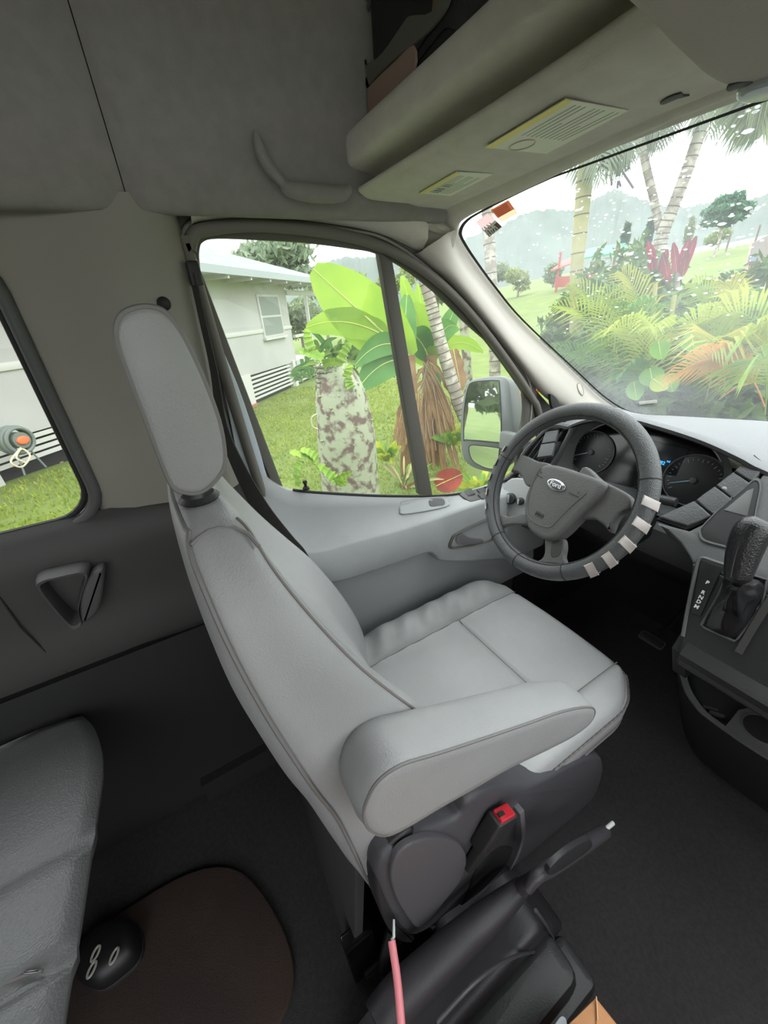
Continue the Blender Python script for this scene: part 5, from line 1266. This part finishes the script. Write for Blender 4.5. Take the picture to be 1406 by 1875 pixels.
for i, (u, v, d, r, lab) in enumerate([(950, 512, 42, 1.2, 'green tree mass left of the red pavilion'), (905, 505, 44, 1.5, 'tree mass seen at the windscreen corner'), (1170, 462, 46, 1.1, 'yellow-green tree between pavilion and leaning palm'),
        (1015, 500, 48, 1.2, 'small tree at the left of the red pavilion'), (1320, 432, 40, .7, 'grey-green bush below the umbrella tree'), (1262, 425, 50, .7, 'small pointed tree left of the umbrella tree')]):
    blob_tree('hill_tree', lab, 'tree', G(u, v, d), r, 1500, r * .07, 40 + i, hz1 if i % 2 else hz2, 'trees on the hill below the mountains', multi=4 if i < 5 else 1, sq=(1, 1, .8) if i < 5 else (.5, .5, 1.6))
for i, (u, v, d, r) in enumerate([(1145, 436, 40, .6), (1188, 428, 40, .6)]):
    blob_tree('conifer', ['narrow conifer just left of the leaning palm', 'second narrow conifer close against the leaning palm'][i], 'tree', G(u, v, d), r, 900, .08, 60 + i, leafm('conifer_leaf', '4c6650', '3e5743', 1.), 'conifers on the hill', sq=(.5, .5, 1.5))
# trees behind the van that the door mirror shows
for i, (x_, y_) in enumerate([(-4.4, -10.5), (-1.2, -16)]):
    blob_tree('rear_tree', ['large leafy tree behind the van, filling the left of the door mirror', 'farther tree behind the van, at the right of the door mirror'][i], 'tree', (x_, y_, 1.9 + .8 * i), 1.9, 1500, .16, 80 + i, hz1, 'trees reflected in the door mirror', multi=5, sq=(1, 1, 1.2))

# ---- pavilion, white wall, play house
pv = empty('pavilion', G(1080, 475, 38), 'open red garden pavilion with a green and red roof below the mountains', 'pavilion')
pc = G(1085, 480, 38); gpv = pc[2] - 1.4; px_ = nrmz([pc[1], -pc[0], 0]); py_ = nrmz([pc[0], pc[1], 0]); redp = mat('pavilion_red', '9c4a42', .7); grnp = mat('pavilion_green', '3f8a68', .6)
def PV(a, b, z): q = pc + px_ * a * .78 + py_ * b; return np.array([q[0], q[1], gpv + z * .72])
mesh('roof', *slab([PV(-1.0, -1.6, 2.3), PV(2.9, -1.6, 2.5), PV(2.6, 1.6, 3.5), PV(-.6, 1.6, 3.4)], (0, -.2, 1), .10, .01, 1), grnp, pv)
mesh('roof', *slab([PV(-3.6, -1.4, 1.5), PV(-.9, -1.6, 2.2), PV(-.6, 1.6, 3.3), PV(-2.8, 1.6, 2.5)], (-.3, -.2, 1), .10, .01, 1), redp, pv)
for a in (-2.9, -1.3, .3, 1.8): mesh('post', *box(PV(a, -1.2, 1.1), .08, .08, 1.4, ax=px_, ay=py_), redp, pv)
for a in (-2.2, -.5): mesh('rail', *box(PV(a, -1.2, .35), .7, .06, .35, ax=px_, ay=py_), redp, pv)
wa = [G(u, v, 44) for u, v in [(1120, 462), (1180, 456), (1210, 452), (1250, 458), (1290, 450), (1340, 443), (1406, 430), (1480, 416)]]
wa = cr(wa, 4); o = mesh('white_wall', *grid([wa, wa + np.array([0, 0, -.35])], .15, (0, 1, 0)), wht2); tag(o, 'low white wall running up the hillside', 'wall')
for i, (u, v) in enumerate(((1333, 446), (1386, 432))):
    p = G(u, v, 36); o = mesh('fence_post', *box(p, .04, .04, .55), bark); tag(o, ['slim dark post on the hillside below the umbrella tree', 'slim dark post on the hillside near the right edge'][i], 'post')
pl_c = G(1395, 500, 14); ph_ = empty('play_house', pl_c, 'brown timber play house with a blue window on the hillside at the right edge', 'play house')
a1_ = nrmz([pl_c[1], -pl_c[0], 0]); b1_ = nrmz([pl_c[0], pl_c[1], 0]); wdm = mat('timber_brown', 'a8846c', .8, col2='97745e', scale=4)
PH = lambda u, v, h=0.: UP(u, v, pl_c + b1_ * h, b1_)
for k in range(9):
    t0, t1_ = k / 9, (k + .9) / 9
    def L_(t): return (1368 - 12 * t, 482 + 60 * t)
    P = [PH(*L_(t1_)), PH(1450, 478 + 60 * t1_), PH(1450, 478 + 60 * t0), PH(*L_(t0))]
    mesh('plank', *slab(P, -b1_, .04, .008, 1), wdm, ph_)
mesh('corner_post', *tube([PH(1354, 546, -.05), PH(1378, 440, -.05)], .035, 8), mat('post_pink', 'c9a8a0', .7), ph_)
mesh('roof_side', *slab([PH(1378, 445, -.1), PH(1406, 430, -.1), PH(1450, 440, -.1), PH(1450, 480, -.1), PH(1370, 482, -.1)], -b1_, .05, .01, 1), mat('timber_grey', '8e8482', .8), ph_)
mesh('blue_window', *slab([PH(1372, 466, -.15), PH(1385, 464, -.15), PH(1383, 478, -.15), PH(1371, 480, -.15)], -b1_, .03, .005, 1), mat('play_blue', '75889c', .5), ph_)
for u in (1378, 1387): mesh('slot_window', *slab([PH(u, 493, -.06), PH(u + 3, 493, -.06), PH(u + 2, 503, -.06), PH(u - 1, 503, -.06)], -b1_, .03, .003, 1), drk, ph_)
mesh('brace', *tube([PH(1388, 543, -.1), PH(1412, 515, -.1)], .04, 6), mat('brace_wood', 'bfa696', .8), ph_)

# ---- trunks
def pathtrunk(name, label, cat, pts, dist, rad, m, rings_=0, group=None, ringm=None):
    P = cr([G(u, v, d) for (u, v), d in zip(pts, dist if hasattr(dist, '__len__') else [dist] * len(pts))], 8)
    e = empty(name, P[0], label, cat, group); mesh('trunk', *tube(P, rad, 14), m, e)
    if rings_:
        d_ = np.linspace(0, len(P) - 1.001, rings_ + 2)[1:-1]; rr = np.interp(np.linspace(0, 1, len(P)), np.linspace(0, 1, len(rad)), rad)
        for t in d_:
            i = int(t); c = P[i] * (1 - t + i) + P[i + 1] * (t - i); T = nrmz(P[i + 1] - P[i]); a = nrmz(np.cross(T, (0, 1, 0))); b = np.cross(T, a)
            mesh('leaf_scar', *tube(circ3(c, a, b, rr[i] * 1.01, None, 14), rr[i] * .08, 4, True), ringm or palmbark, e)
    return e, P
tp_ = 'palm trunks in the garden'
scar = mat('scar_ring', '63594f', .9)
stump, P = pathtrunk('tree_stump', 'fat dead trunk covered in pale lichen, standing outside the door window', 'tree stump', [(650, 985), (642, 900), (634, 800), (622, 720), (608, 675), (604, 662)], [3.5, 3.5, 3.5, 3.5, 3.5, 3.5], [.31, .285, .27, .22, .14, .125], lichen)
topP = P[-1]
for k in range(5):
    mesh('leaf_scar', *tube(circ3(topP + np.array([0, 0, -.03 - .04 * k]), (1, 0, 0), (0, 1, 0), .132 + .004 * k, None, 18), .008, 5, True), scar, stump)
sv = []; rg = random.Random(8)
for k in range(420):
    i = rg.randrange(2, len(P) - 2); rrv = np.interp(i / (len(P) - 1), np.linspace(0, 1, 6), [.31, .285, .27, .22, .14, .125]); t = rg.uniform(0, 6.28)
    n_ = np.array([math.cos(t), math.sin(t), .1]); sv.append(sphere(P[i] + n_ * rrv * .975 + np.array([0, 0, rg.uniform(-.03, .03)]), rg.uniform(.004, .013), 6, 4, (1, 1, 1), .3, rg))
tag(mesh('lichen_patches', *join(*sv), mat('lichen_pale', '9fa483', .95, col2='868f6c', scale=20), stump), kind='stuff')
pathtrunk('ringed_palm', 'slender pale ringed palm trunk leaning right behind the door mirror', 'palm', [(868, 800), (852, 765), (838, 730), (822, 680), (806, 625), (795, 580), (786, 545), (770, 490)], 5.2, [.085, .085, .08, .075, .07, .066], palmbark, 26, tp_, scar)
pathtrunk('garden_palm', 'straight lichened palm trunk right of the ringed palm', 'palm', [(859, 760), (857, 700), (853, 640), (849, 590), (845, 540), (838, 440)], 7.5, [.085, .08, .075, .07], lichen, 0, tp_)
pathtrunk('garden_palm', 'grey palm trunk at the windscreen pillar, behind the inspection sticker', 'palm', [(906, 720), (906, 660), (904, 600), (899, 500), (894, 420), (890, 330)], 9.0, [.12, .11, .10], palmbark, 14, tp_, scar)
pathtrunk('garden_palm', 'yellowish palm trunk rising to the top edge of the windscreen', 'palm', [(1052, 640), (1054, 560), (1056, 490), (1064, 400), (1072, 320), (1080, 250)], 8.5, [.10, .10, .115, .125], mat('palm_yellow', '8b8a56', .85, col2='a39c72', scale=3, bump=.5), 12, tp_, scar)
pathtrunk('leaning_palm', 'forked palm stem leaning right across the white sky', 'palm', [(1196, 500), (1206, 460), (1216, 420), (1236, 370), (1262, 300), (1288, 220), (1300, 170)], 9.5, [.115, .10, .09, .085, .08], palmbark, 22, tp_, scar)
pathtrunk('leaning_palm', 'forked palm stem leaning left beside the right-leaning one', 'palm', [(1212, 440), (1204, 400), (1196, 360), (1184, 310), (1172, 250), (1160, 190)], 9.6, [.065, .065, .06, .06], palmbark, 16, tp_, scar)

# ---- fronds
def frond(base, tip, droop, side, n, length, width, m, parent, name='frond', up=(0, 0, 1), rachis=.006, fold=.35, mr=None):
    base, tip = np.array(base, float), np.array(tip, float); mid = (base + tip) / 2 + np.array(up) * droop
    ts = np.linspace(0, 1, 16); C_ = np.array([(1 - t) ** 2 * base + 2 * t * (1 - t) * mid + t * t * tip for t in ts])
    vf = [tube(C_, [rachis, rachis * .3], 5)]
    d = nrmz(tip - base); sdv = nrmz(np.cross(d, side)); sdv = nrmz(side - d * (np.array(side) @ d)); g = random.Random(int(abs(base[0] * 1000) + n))
    LV = []; LF = []
    for k in range(n):
        t = .18 + .82 * k / (n - 1); i = t * 15; j = min(14, int(i)); p = C_[j] + (C_[j + 1] - C_[j]) * (i - j); T = nrmz(C_[j + 1] - C_[j])
        L_ = length * (math.sin(math.pi * min(1, t * .85 + .12)) ** .6) * g.uniform(.9, 1.1)
        upv = nrmz(np.cross(sdv, T)); upv = upv if upv[2] > 0 else -upv
        for s in (-1, 1):
            dr = nrmz(T * (.55 + .5 * t) + sdv * s * (1.1 - .5 * t) + upv * fold * .6); w = width * (.6 + .4 * math.sin(t * 3.1))
            q1 = p + dr * L_ * .5; q2 = p + dr * L_ + np.array([0, 0, -L_ * g.uniform(.25, .5)]); wv_ = nrmz(np.cross(dr, upv)) * w
            b = len(LV); LV += [p - wv_ * .4, p + wv_ * .4, q1 + wv_, q1 - wv_, q2]; LF += [(b, b + 1, b + 2, b + 3), (b + 3, b + 2, b + 4)]
    o = mesh(name, *join(vf[0], (LV, LF)), m, parent, smooth=False, fix=False); return o
ay = leafm('areca_leaf', 'b0bc48', '6d8c2f', 1.5, .4); ag = leafm('areca_leaf_green', '5f8a3a', '47702e', 1.5, .4); ao = leafm('areca_leaf_orange', 'd9b04a', 'c98a45', 3., .4); ayy = leafm('areca_leaf_yellow', 'b3ab4a', '8f9a3f', 1.5, .4)
camdir = lambda p: nrmz(CAM - p)
def fr_at(par, b, t, d0, d1, droop, n=26, L=.45, w=.016, m=ay, roll_=0.):
    w = .0105; n = 26; L = L * .85
    B = G(*b, d0); T = G(*t, d1); v = camdir((B + T) / 2); s = nrmz(np.cross(nrmz(T - B), v)); s = nrmz(s * math.cos(roll_) + v * math.sin(roll_))
    return frond(B, T, droop, s, n, L, w, m, par)
pa = empty('areca_palm', G(1180, 760, 4.6), 'large yellow-green areca palm clump with arching fronds in front of the windscreen', 'palm')
for b, t, d0, d1, dr, L, m in [((1180, 740), (1020, 560), 4.9, 4.4, .45, .42, ay), ((1180, 740), (1190, 600), 4.6, 4.0, .5, .5, ay), ((1200, 730), (1110, 610), 4.6, 4.1, .5, .45, ay), ((1190, 740), (1060, 640), 4.8, 4.3, .4, .40, ag),
        ((1180, 750), (1130, 690), 4.3, 3.9, .35, .34, ag), ((1200, 720), (1140, 500), 5.2, 5.0, .4, .45, ayy), ((1170, 740), (1050, 520), 5.4, 5.2, .4, .45, ay), ((1190, 720), (1090, 540), 5.2, 4.8, .5, .45, ay), ((1180, 735), (1000, 640), 5.0, 4.8, .3, .35, ag), ((1185, 735), (1150, 560), 4.9, 4.4, .55, .42, ag)]:
    fr_at(pa, b, t, d0, d1, dr, 30, L, .017, m, roll_=.5)
for k, (b, t) in enumerate([((1180, 745), (1200, 520)), ((1160, 745), (1165, 560)), ((1205, 740), (1235, 540)), ((1140, 745), (1120, 600))]):
    mesh('stem', *tube([G(*b, 5), G(*t, 5)], [.03, .02], 8), mat('areca_stem', '8d8a4a', .6), pa)
pb = empty('areca_palm', G(1330, 760, 4.3), 'second areca palm clump to the right, with one orange dying frond', 'palm')
for b, t, d0, d1, dr, L, m in [((1290, 740), (1300, 640), 4.3, 3.7, .5, .55, ayy), ((1330, 740), (1250, 590), 4.4, 4.2, .4, .42, ay), ((1400, 745), (1225, 695), 3.8, 3.6, .45, .26, ao), ((1420, 690), (1280, 600), 4.4, 4.2, .5, .45, ay),
        ((1400, 760), (1340, 640), 4.0, 3.7, .45, .5, ay), ((1380, 640), (1406, 560), 4.6, 4.4, .3, .4, ag), ((1340, 720), (1400, 600), 4.6, 4.3, .4, .45, ag), ((1330, 700), (1330, 520), 5.2, 5.0, .4, .4, ayy), ((1360, 700), (1270, 520), 5.4, 5.3, .3, .45, ay), ((1430, 740), (1360, 690), 3.7, 3.4, .4, .45, ay), ((1440, 660), (1380, 640), 4, 3.8, .3, .4, ayy)]:
    fr_at(pb, b, t, d0, d1, dr, 30, L, .017, m, roll_=.45)
for k, (b, t) in enumerate([((1290, 750), (1285, 560)), ((1330, 750), (1350, 560)), ((1390, 750), (1400, 600))]):
    mesh('stem', *tube([G(*b, 4.6), G(*t, 4.6)], [.03, .02], 8), mat('areca_stem', '8d8a4a', .6), pb)
# undergrowth behind the arecas
ugm = leafm('undergrowth_leaf', '5c7a34', '3f5c28', 1.5); ugd = leafm('undergrowth_dark', '42603a', '2d4428', 1.5)
for i, (u, v, d, r, m, lab) in enumerate([(1030, 640, 7.5, .38, ugm, 'loose shrub left of the areca palm'), (1060, 585, 9, .55, ugm, 'bush on the slope left of the yellowish palm'), (1120, 640, 6.2, .75, ugd, 'dark shrub behind the left areca palm'), (1240, 660, 6.0, .85, ugd, 'dark shrub behind the middle of the areca palms'),
        (1330, 640, 6.2, .95, ugm, 'leafy shrub behind the right areca palm'), (1400, 620, 6.4, .95, ugd, 'leafy shrub at the right edge'), (1300, 560, 9, 1.1, ugm, 'grassy bush below the hillside'), (1160, 560, 8, 1.0, ugm, 'bush between the palm trunks'), (1150, 720, 4.9, .5, ugd, 'low dark shrub at the foot of the windscreen'), (1270, 740, 4.6, .45, ugm, 'low leafy shrub at the foot of the windscreen'), (1390, 740, 4.6, .5, ugm, 'low shrub at the lower right of the windscreen'), (1390, 560, 9, .9, ugm, 'bush in front of the play house')]):
    blob_tree('shrub', lab, 'shrub', G(u, v, d), r, 1500, .055, 100 + i, m, 'shrubs behind the areca palms', trunk=False, sq=(1.1, 1.1, .9), multi=3)
# broad leaves and red ti leaves
def leaf(base, tip, width, m, parent, name='leaf', droop=.0, cup=.12, nrm=None, tear=0., n=14, seed=0, vein=None):
    base, tip = np.array(base, float), np.array(tip, float); v = nrm if nrm is not None else camdir((base + tip) / 2)
    d = nrmz(tip - base); s = nrmz(np.cross(d, v)); L_ = np.linalg.norm(tip - base); nn = nrmz(np.cross(s, d)); g = random.Random(seed); rows = []
    for i in range(n + 1):
        t = i / n; c = base + (tip - base) * t + np.array([0, 0, 1]) * droop * 4 * t * (1 - t)
        w = width * (math.sin(math.pi * min(1, (t * .93 + .05))) ** .55) * (1 if tear == 0 else 1 - tear * g.random())
        rows.append([c + s * w * a + nn * (cup * w * a * a * 2 + .03 * width * math.sin(i * 2.1 + a * 3)) for a in (-1, -.55, -.12, 0, .12, .55, 1)])
    o = mesh(name, *grid(rows), m, parent, fix=False, angle=180)
    mesh('midrib', *tube([r[3] - nn * -.002 for r in rows], [width * .045, width * .015], 6), vein or mat('midrib', 'b9c06a', .5), o if False else parent)
    return o
bl1 = leafm('banana_leaf', '9dbb3f', '86a935', 2.5, .5); bl2 = leafm('banana_leaf_shade', '5f8f45', '4a7a38', 2.5, .4); bld = leafm('banana_dry', '9c7a55', '7d5c40', 4, .2)  # second green is a shaded copy, the shade put into its colour
bn1 = empty('banana_plant', G(745, 870, 4.6), 'banana plant with one huge upright bright leaf, seen beside the window divider', 'banana plant')
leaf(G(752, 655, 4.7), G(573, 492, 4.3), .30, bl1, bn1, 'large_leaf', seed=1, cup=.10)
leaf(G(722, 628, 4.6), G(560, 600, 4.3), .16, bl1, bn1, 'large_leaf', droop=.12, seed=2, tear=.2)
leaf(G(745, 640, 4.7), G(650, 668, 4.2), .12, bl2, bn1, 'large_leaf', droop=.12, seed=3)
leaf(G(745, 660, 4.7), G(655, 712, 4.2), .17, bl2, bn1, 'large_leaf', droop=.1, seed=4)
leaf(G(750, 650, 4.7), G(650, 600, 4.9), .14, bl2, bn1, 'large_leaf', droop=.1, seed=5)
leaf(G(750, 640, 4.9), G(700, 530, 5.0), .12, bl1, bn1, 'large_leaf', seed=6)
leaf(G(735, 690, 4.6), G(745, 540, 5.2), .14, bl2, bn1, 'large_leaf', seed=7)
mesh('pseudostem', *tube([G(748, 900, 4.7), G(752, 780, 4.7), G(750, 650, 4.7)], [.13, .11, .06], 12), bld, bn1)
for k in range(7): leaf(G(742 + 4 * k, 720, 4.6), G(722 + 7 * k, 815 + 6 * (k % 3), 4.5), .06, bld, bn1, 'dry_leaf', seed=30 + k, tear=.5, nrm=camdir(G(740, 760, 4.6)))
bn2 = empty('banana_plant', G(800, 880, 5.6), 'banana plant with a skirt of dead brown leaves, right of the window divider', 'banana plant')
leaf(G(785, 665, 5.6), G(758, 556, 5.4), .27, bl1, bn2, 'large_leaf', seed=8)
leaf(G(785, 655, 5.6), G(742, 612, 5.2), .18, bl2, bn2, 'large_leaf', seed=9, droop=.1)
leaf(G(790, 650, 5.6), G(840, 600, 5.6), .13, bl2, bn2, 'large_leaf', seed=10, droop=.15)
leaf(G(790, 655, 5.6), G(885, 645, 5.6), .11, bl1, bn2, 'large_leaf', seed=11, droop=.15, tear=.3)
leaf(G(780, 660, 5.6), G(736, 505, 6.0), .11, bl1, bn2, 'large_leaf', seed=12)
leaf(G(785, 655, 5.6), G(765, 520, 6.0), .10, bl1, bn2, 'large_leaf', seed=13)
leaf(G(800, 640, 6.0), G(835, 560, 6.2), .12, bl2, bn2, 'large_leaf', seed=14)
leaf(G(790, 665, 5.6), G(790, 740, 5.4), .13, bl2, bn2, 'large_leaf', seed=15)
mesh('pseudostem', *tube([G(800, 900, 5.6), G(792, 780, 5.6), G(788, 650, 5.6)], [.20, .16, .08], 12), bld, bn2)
g_ = random.Random(5)
for k in range(34):
    u0 = 778 + g_.uniform(-6, 14); v0 = 660 + g_.uniform(0, 60); u1 = 770 + g_.uniform(-50, 75); v1 = 790 + g_.uniform(-20, 90)
    if k % 3 == 0: leaf(G(u0, v0, 5.4), G(u1, v1, 5.2), .05, bld, bn2, 'dry_leaf', seed=50 + k, tear=.6, droop=.15)
    else: mesh('dry_strand', *tube(cr([G(u0, v0, 5.4), G((u0 + u1) / 2 + g_.uniform(-15, 15), (v0 + v1) / 2 - 12, 5.3), G(u1, v1, 5.2)], 4), .007, 4), mat('strand', '9b8069', .9), bn2)
leaf(G(830, 640, 5.5), G(845, 715, 5.3), .12, bld, bn2, 'dry_leaf', seed=90, tear=.4)
leaf(G(730, 690, 5.4), G(745, 735, 5.3), .08, bld, bn2, 'dry_leaf', seed=91, tear=.4)
# cactus on the stump
cac = empty('climbing_cactus', G(600, 660, 3.3), 'bright green climbing cactus with scalloped three-edged stems on the dead trunk', 'cactus')
cm = leafm('cactus_green', 'a2c04a', '7aa03c', 6, .3)
def cact(pts, d, w, mm_=cm):
    P = cr([G(u, v, d) for u, v in pts], 6); rings = []; T = np.gradient(P, axis=0)
    for i, p in enumerate(P):
        t_ = nrmz(T[i]); a = nrmz(np.cross(t_, camdir(p))); b = np.cross(t_, a); k = w * (1 + .22 * math.sin(i * 2.0)) * (1 - .6 * (i / len(P)) ** 3)
        rings.append([p + (a * math.cos(q) + b * math.sin(q)) * (k if j % 2 == 0 else k * .35) for j, q in enumerate(np.arange(6) * math.pi / 3)])
    mesh('stem', *loft(rings), mm_, cac, smooth=False)
for pts in ([(568, 640), (561, 620), (560, 602)], [(592, 658), (570, 650), (548, 643)], [(620, 660), (630, 640), (640, 628)], [(632, 690), (637, 675), (634, 668)], [(590, 665), (610, 660), (628, 665)], [(640, 712), (636, 700), (638, 688)]): cact(pts, 3.25, .045)
cact([(580, 845), (555, 835), (530, 828)], 3.0, .04); cact([(578, 840), (566, 830), (550, 824)], 3.0, .04); cact([(552, 845), (545, 865), (547, 890)], 3.0, .035)
cact([(612, 880), (600, 868), (582, 852)], 2.95, .05); cact([(612, 880), (628, 870), (642, 865)], 2.95, .04); cact([(615, 882), (628, 885), (632, 878)], 2.95, .03)
mesh('aerial_root', *tube(cr([G(u, v, 3.2) for u, v in [(580, 758), (571, 765), (572, 780), (582, 786)]], 5), .007, 6), mat('root', 'b3ad98', .8), cac)
# spiky plant behind the stump
sp2 = empty('spiky_lily', G(620, 660, 6.0), 'clump of narrow dark green strap leaves behind the dead trunk', 'plant')
g_ = random.Random(12)
for k in range(46):
    t = math.radians(g_.uniform(-10, 190)); L_ = g_.uniform(25, 68); u0, v0 = 610 + g_.uniform(-35, 55), 665 + g_.uniform(-10, 15)
    leaf(G(u0, v0, 6.0), G(u0 + L_ * math.cos(t) * 1.1, v0 - L_ * math.sin(t) + 8, 5.9 + g_.uniform(-.3, .3)), .035, leafm('lily_leaf', '4f7a3a', '3c6230', 3, .2) if k % 2 else leafm('lily_leaf_light', '7f9d45', '65853a', 3, .2), sp2, 'strap_leaf', droop=.08, n=5, seed=k)
sp3 = empty('spiky_lily', G(560, 690, 9), 'dark strap-leaved clump at the corner of the house', 'plant')
for k in range(26):
    t = math.radians(g_.uniform(-10, 190)); L_ = g_.uniform(15, 34); u0, v0 = 560 + g_.uniform(-10, 12), 698 + g_.uniform(-22, 4)
    leaf(G(u0, v0, 9), G(u0 + L_ * math.cos(t), v0 - L_ * math.sin(t), 9), .04, leafm('lily_leaf', '4f7a3a', '3c6230', 3, .2), sp3, 'strap_leaf', droop=.08, n=5, seed=k)
# croton and low plants at the foot of the palms
def tuft(name, label, cat, u, v, d, n, L, w, mats_, seed, spread_=1.):
    e = empty(name, G(u, v, d), label, cat); g = random.Random(seed); b = G(u, v, d)
    for k in range(n):
        a = g.uniform(0, 6.28); el = g.uniform(.25, 1.2); q = b + np.array([math.cos(a) * math.cos(el) * spread_, math.sin(a) * math.cos(el) * spread_, math.sin(el)]) * L * g.uniform(.5, 1)
        s0_ = b + (q - b) * g.uniform(0, .45); leaf(s0_, q, w * g.uniform(.7, 1.2), mats_[k % len(mats_)], e, 'leaf', droop=L * .08, n=4, seed=k)
    return e
cy1 = leafm('croton_yellow', 'c3c53a', '9fb03a', 5, .4); cyr = leafm('croton_red', 'b0393a', 'c9743f', 5, .4); cyg = leafm('croton_green', '7ea23a', '5f8a34', 5, .4)
tuft('croton', 'yellow-green croton shrub between the dead trunk and the divider', 'shrub', 708, 845, 4.3, 34, .30, .035, [cy1, cyg, cy1], 1)
tuft('croton', 'yellow croton shrub left of the door mirror', 'shrub', 832, 815, 5.2, 30, .38, .04, [cyg, cy1], 2)
tuft('croton', 'red and yellow croton shrub right of the door mirror', 'shrub', 952, 760, 5.0, 34, .42, .045, [cy1, cyr, cyg], 3)
tuft('weeds', 'loose weeds at the bottom of the door window', 'plant', 740, 890, 4.0, 40, .35, .014, [cyg, mat('dry_grass', 'a39a70', .9)], 4, 1.6)
tuft('weeds', 'low green weeds below the door mirror', 'plant', 880, 900, 4.2, 34, .32, .03, [cyg, cy1], 5, 1.6)
rl = empty('red_leaf_plant', G(820, 895, 3.9), 'wide red-brown leaf at the bottom of the door window, right of the divider', 'plant')
leaf(G(798, 890, 3.9), G(846, 868, 3.9), .13, leafm('red_leaf', 'a64a3c', '7f3a34', 5, .3), rl, 'leaf', seed=3)
ti = empty('red_ti_plant', G(1235, 560, 7.5), 'crimson ti plant with upright leaves behind the areca palms', 'plant')
trd = leafm('ti_red', '9c2440', '74203a', 3, .4)
for a, b in (((1245, 505), (1275, 432)), ((1240, 500), (1262, 436)), ((1240, 505), (1233, 444)), ((1225, 520), (1213, 462)), ((1250, 505), (1258, 460)), ((1200, 490), (1186, 442)), ((1208, 500), (1222, 456)), ((1195, 495), (1192, 470))): leaf(G(*a, 7.5), G(*b, 7.4), .05, trd, ti, 'leaf', n=6, seed=4)
mesh('stem', *tube([G(1240, 640, 7.5), G(1240, 500, 7.5)], .03, 6), bark, ti)
hl_ = empty('heart_leaf_vine', G(1190, 700, 4.1), 'vine with large heart-shaped green leaves low among the palms', 'vine')
hm2 = leafm('heart_leaf', '7fae44', '64963a', 4, .4)
for u, v, s in ((1190, 690, .09), (1205, 640, .07), (1160, 715, .07), (1265, 625, .08), (1225, 700, .06)): leaf(G(u, v - 16, 4.1), G(u + 6, v + 18, 4.0), s, hm2, hl_, 'leaf', n=6)
leaf(G(1196, 694, 4.0), G(1222, 712, 3.9), .07, leafm('heart_leaf_yellow', 'b7bd4a', '9aa83f', 4, .4), hl_, 'leaf', n=6)
# hanging palm crowns at the top of the windscreen
cg = leafm('crown_leaf', '6d7a68', '8a9282', 1., .4); dry = mat('dry_fruit_stalk', '6d6270', .8)
def crown(par, c, d, n, L, seed, m=cg, a0=150, a1=390):
    g = random.Random(seed); B = G(*c, d)
    for k in range(n):
        a = math.radians(g.uniform(a0, a1)); T = G(c[0] + math.cos(a) * L * g.uniform(.7, 1.1), c[1] - math.sin(a) * L * g.uniform(.6, 1.), d + g.uniform(-.6, .6))
        frond(B, T, .5, nrmz(np.cross(nrmz(T - B), camdir(B))), 18, .5, .02, m, par, rachis=.02)
c1 = empty('palm_crown', G(1300, 175, 9.5), 'drooping grey-green fronds at the head of the forked palm', 'palm'); crown(c1, (1300, 165), 9.5, 9, 90, 1)
c2 = empty('palm_crown', G(1082, 270, 8.5), 'ragged fronds hanging from the yellowish palm at the windscreen top', 'palm'); crown(c2, (1078, 262), 8.5, 6, 80, 2, a0=190, a1=350)
c3 = empty('palm_crown', G(1160, 200, 9.6), 'sparse hanging fronds beside the left-leaning palm stem', 'palm'); crown(c3, (1170, 200), 9.6, 6, 85, 3, a0=180, a1=360)
g_ = random.Random(9)
for c_, par in (((1130, 255), c2), ((1120, 250), c3)):
    for k in range(14):
        u1 = c_[0] + g_.uniform(-40, 40); v1 = c_[1] + g_.uniform(30, 95)
        mesh('fruit_stalk', *tube(cr([G(*c_, 8.6), G((c_[0] + u1) / 2 + g_.uniform(-12, 12), (c_[1] + v1) / 2, 8.6), G(u1, v1, 8.6)], 4), .017, 4), dry, par)
c4 = empty('palm_crown', G(1410, 150, 6), 'dense fan of green fronds hanging at the top right corner', 'palm'); crown(c4, (1425, 170), 6.5, 12, 75, 4, leafm('corner_frond', '5f7a60', '86906a', 2, .4), a0=150, a1=260)
